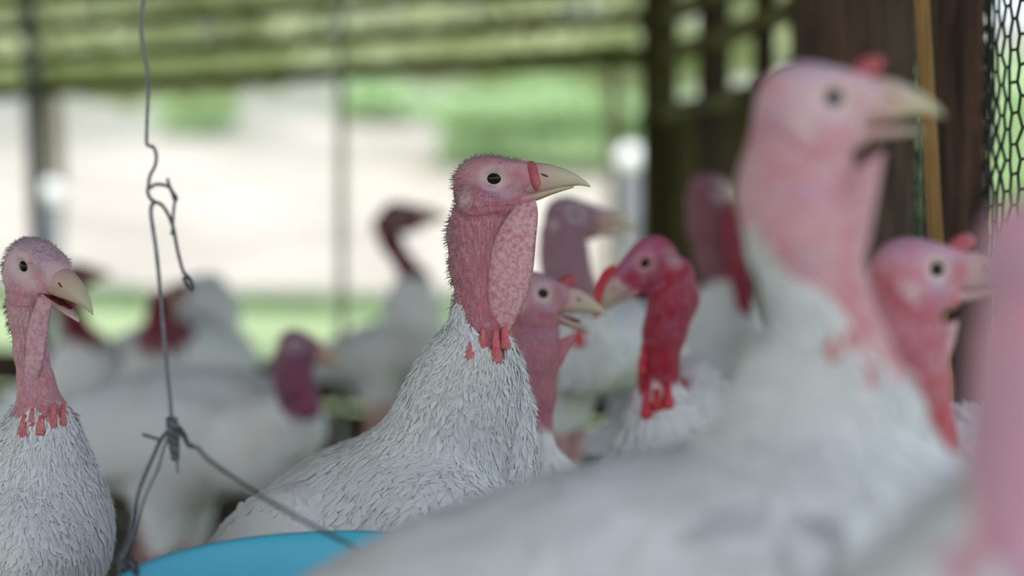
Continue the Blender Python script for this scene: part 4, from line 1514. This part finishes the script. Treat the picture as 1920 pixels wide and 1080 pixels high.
# 9
turkey('blurred turkey with long red wattle beside the dark corner post', (1352, 352), 3.1, -52, 6,
       [(1326, 384, 0.0, 40), (1330, 430, 0, 38), (1344, 490, 0, 36), (1362, 545, 0, 34)],
       [(1356, 600, 0.01, 60), (1350, 650, 0.03, 78)],
       dict(c=(1340, 720, 0.10), semi=(0.18, 0.085, 0.10), yaw=-62, pitch=-16), red=(0.05, 0.2), blue=0.3, hs=1.1,
       wattle=[dict(rear=[(1352, 392), (1352, 440), (1362, 500), (1376, 550), (1378, 590)], front=[(1396, 384), (1404, 440), (1410, 500), (1412, 550), (1410, 592)], dd=-0.035, t=0.012)],
       pal=dict(base=lin(150, 112, 124), red=lin(156, 80, 96), blue=lin(136, 110, 130)), res=(0.011, 0.004), nfeat=900, wattle_mat=M_WATTLE_RED)
# 10
turkey('far turkey with small dark head on a thin curved neck against the bright opening', (752, 402), 4.6, 0, 2,
       [(726, 424, 0.0, 28), (734, 456, 0, 20), (760, 496, 0, 18), (780, 520, 0, 20)],
       [(774, 550, 0.0, 34), (772, 590, 0.0, 46)],
       dict(c=(735, 655, 0.08), semi=(0.15, 0.085, 0.065), yaw=24, pitch=-14), red=(0.5, 0.9), blue=0.1, hs=1.42, fshift=0.03, tail=False,
       pal=dict(base=lin(120, 70, 80), red=lin(110, 44, 58), blue=lin(96, 66, 84)), res=(0.013, 0.005), nfeat=800)
# 11
turkey('blurred turkey with lowered purple head in front of its broad white body', (556, 648), 3.15, 14, 22,
       [(545, 686, 0.0, 40), (552, 720, 0.01, 36), (560, 755, 0.03, 36)],
       [(545, 800, 0.06, 58), (500, 830, 0.10, 90)],
       dict(c=(360, 815, 0.20), semi=(0.205, 0.13, 0.105), yaw=12, pitch=-4), red=(0.2, 0.5), blue=0.4, hs=1.05,
       carunc=[(572, 752, -0.05, 24, 34), (558, 720, -0.045, 18, 24)], caru_mat=noise_mat('caruncle_purple', lin(130, 62, 88), lin(146, 84, 108), 60),
       pal=dict(base=lin(150, 114, 132), red=lin(140, 78, 102), blue=lin(130, 104, 130)), res=(0.011, 0.004), nfeat=1400, stain=1.3)
# 12
turkey('far turkey seen from the front with a straight dark red neck behind the hanging wire', (318, 548), 4.3, 84, 18,
       [(302, 566, 0.01, 26), (300, 600, 0, 26), (300, 630, 0, 27), (300, 650, 0, 28)],
       [(305, 672, 0.04, 60), (320, 690, 0.10, 90)],
       dict(c=(338, 690, 0.28), semi=(0.22, 0.14, 0.115), yaw=64, pitch=-6), extra=[(385, 585, 0.36, 62, 0.12, 70)], red=(0.6, 0.9), blue=0.1, hs=1.0, fshift=0.0,
       pal=dict(base=lin(132, 70, 82), red=lin(128, 40, 58), blue=lin(110, 66, 88)), res=(0.013, 0.005), nfeat=900, tail=True)
# 13
turkey('far turkey with dark red neck below the beak of the left edge turkey', (142, 510), 4.35, 8, 6,
       [(122, 528, 0.0, 26), (126, 560, 0, 22), (138, 600, 0, 22), (154, 640, 0, 26)],
       [(160, 672, 0.02, 50), (165, 710, 0.05, 75)],
       dict(c=(95, 780, 0.32), semi=(0.18, 0.09, 0.10), yaw=58, pitch=-18), red=(0.6, 1.0), blue=0.1, hs=1.0,
       pal=dict(base=lin(128, 66, 78), red=lin(122, 32, 46), blue=lin(110, 66, 88)), res=(0.013, 0.005), nfeat=700)
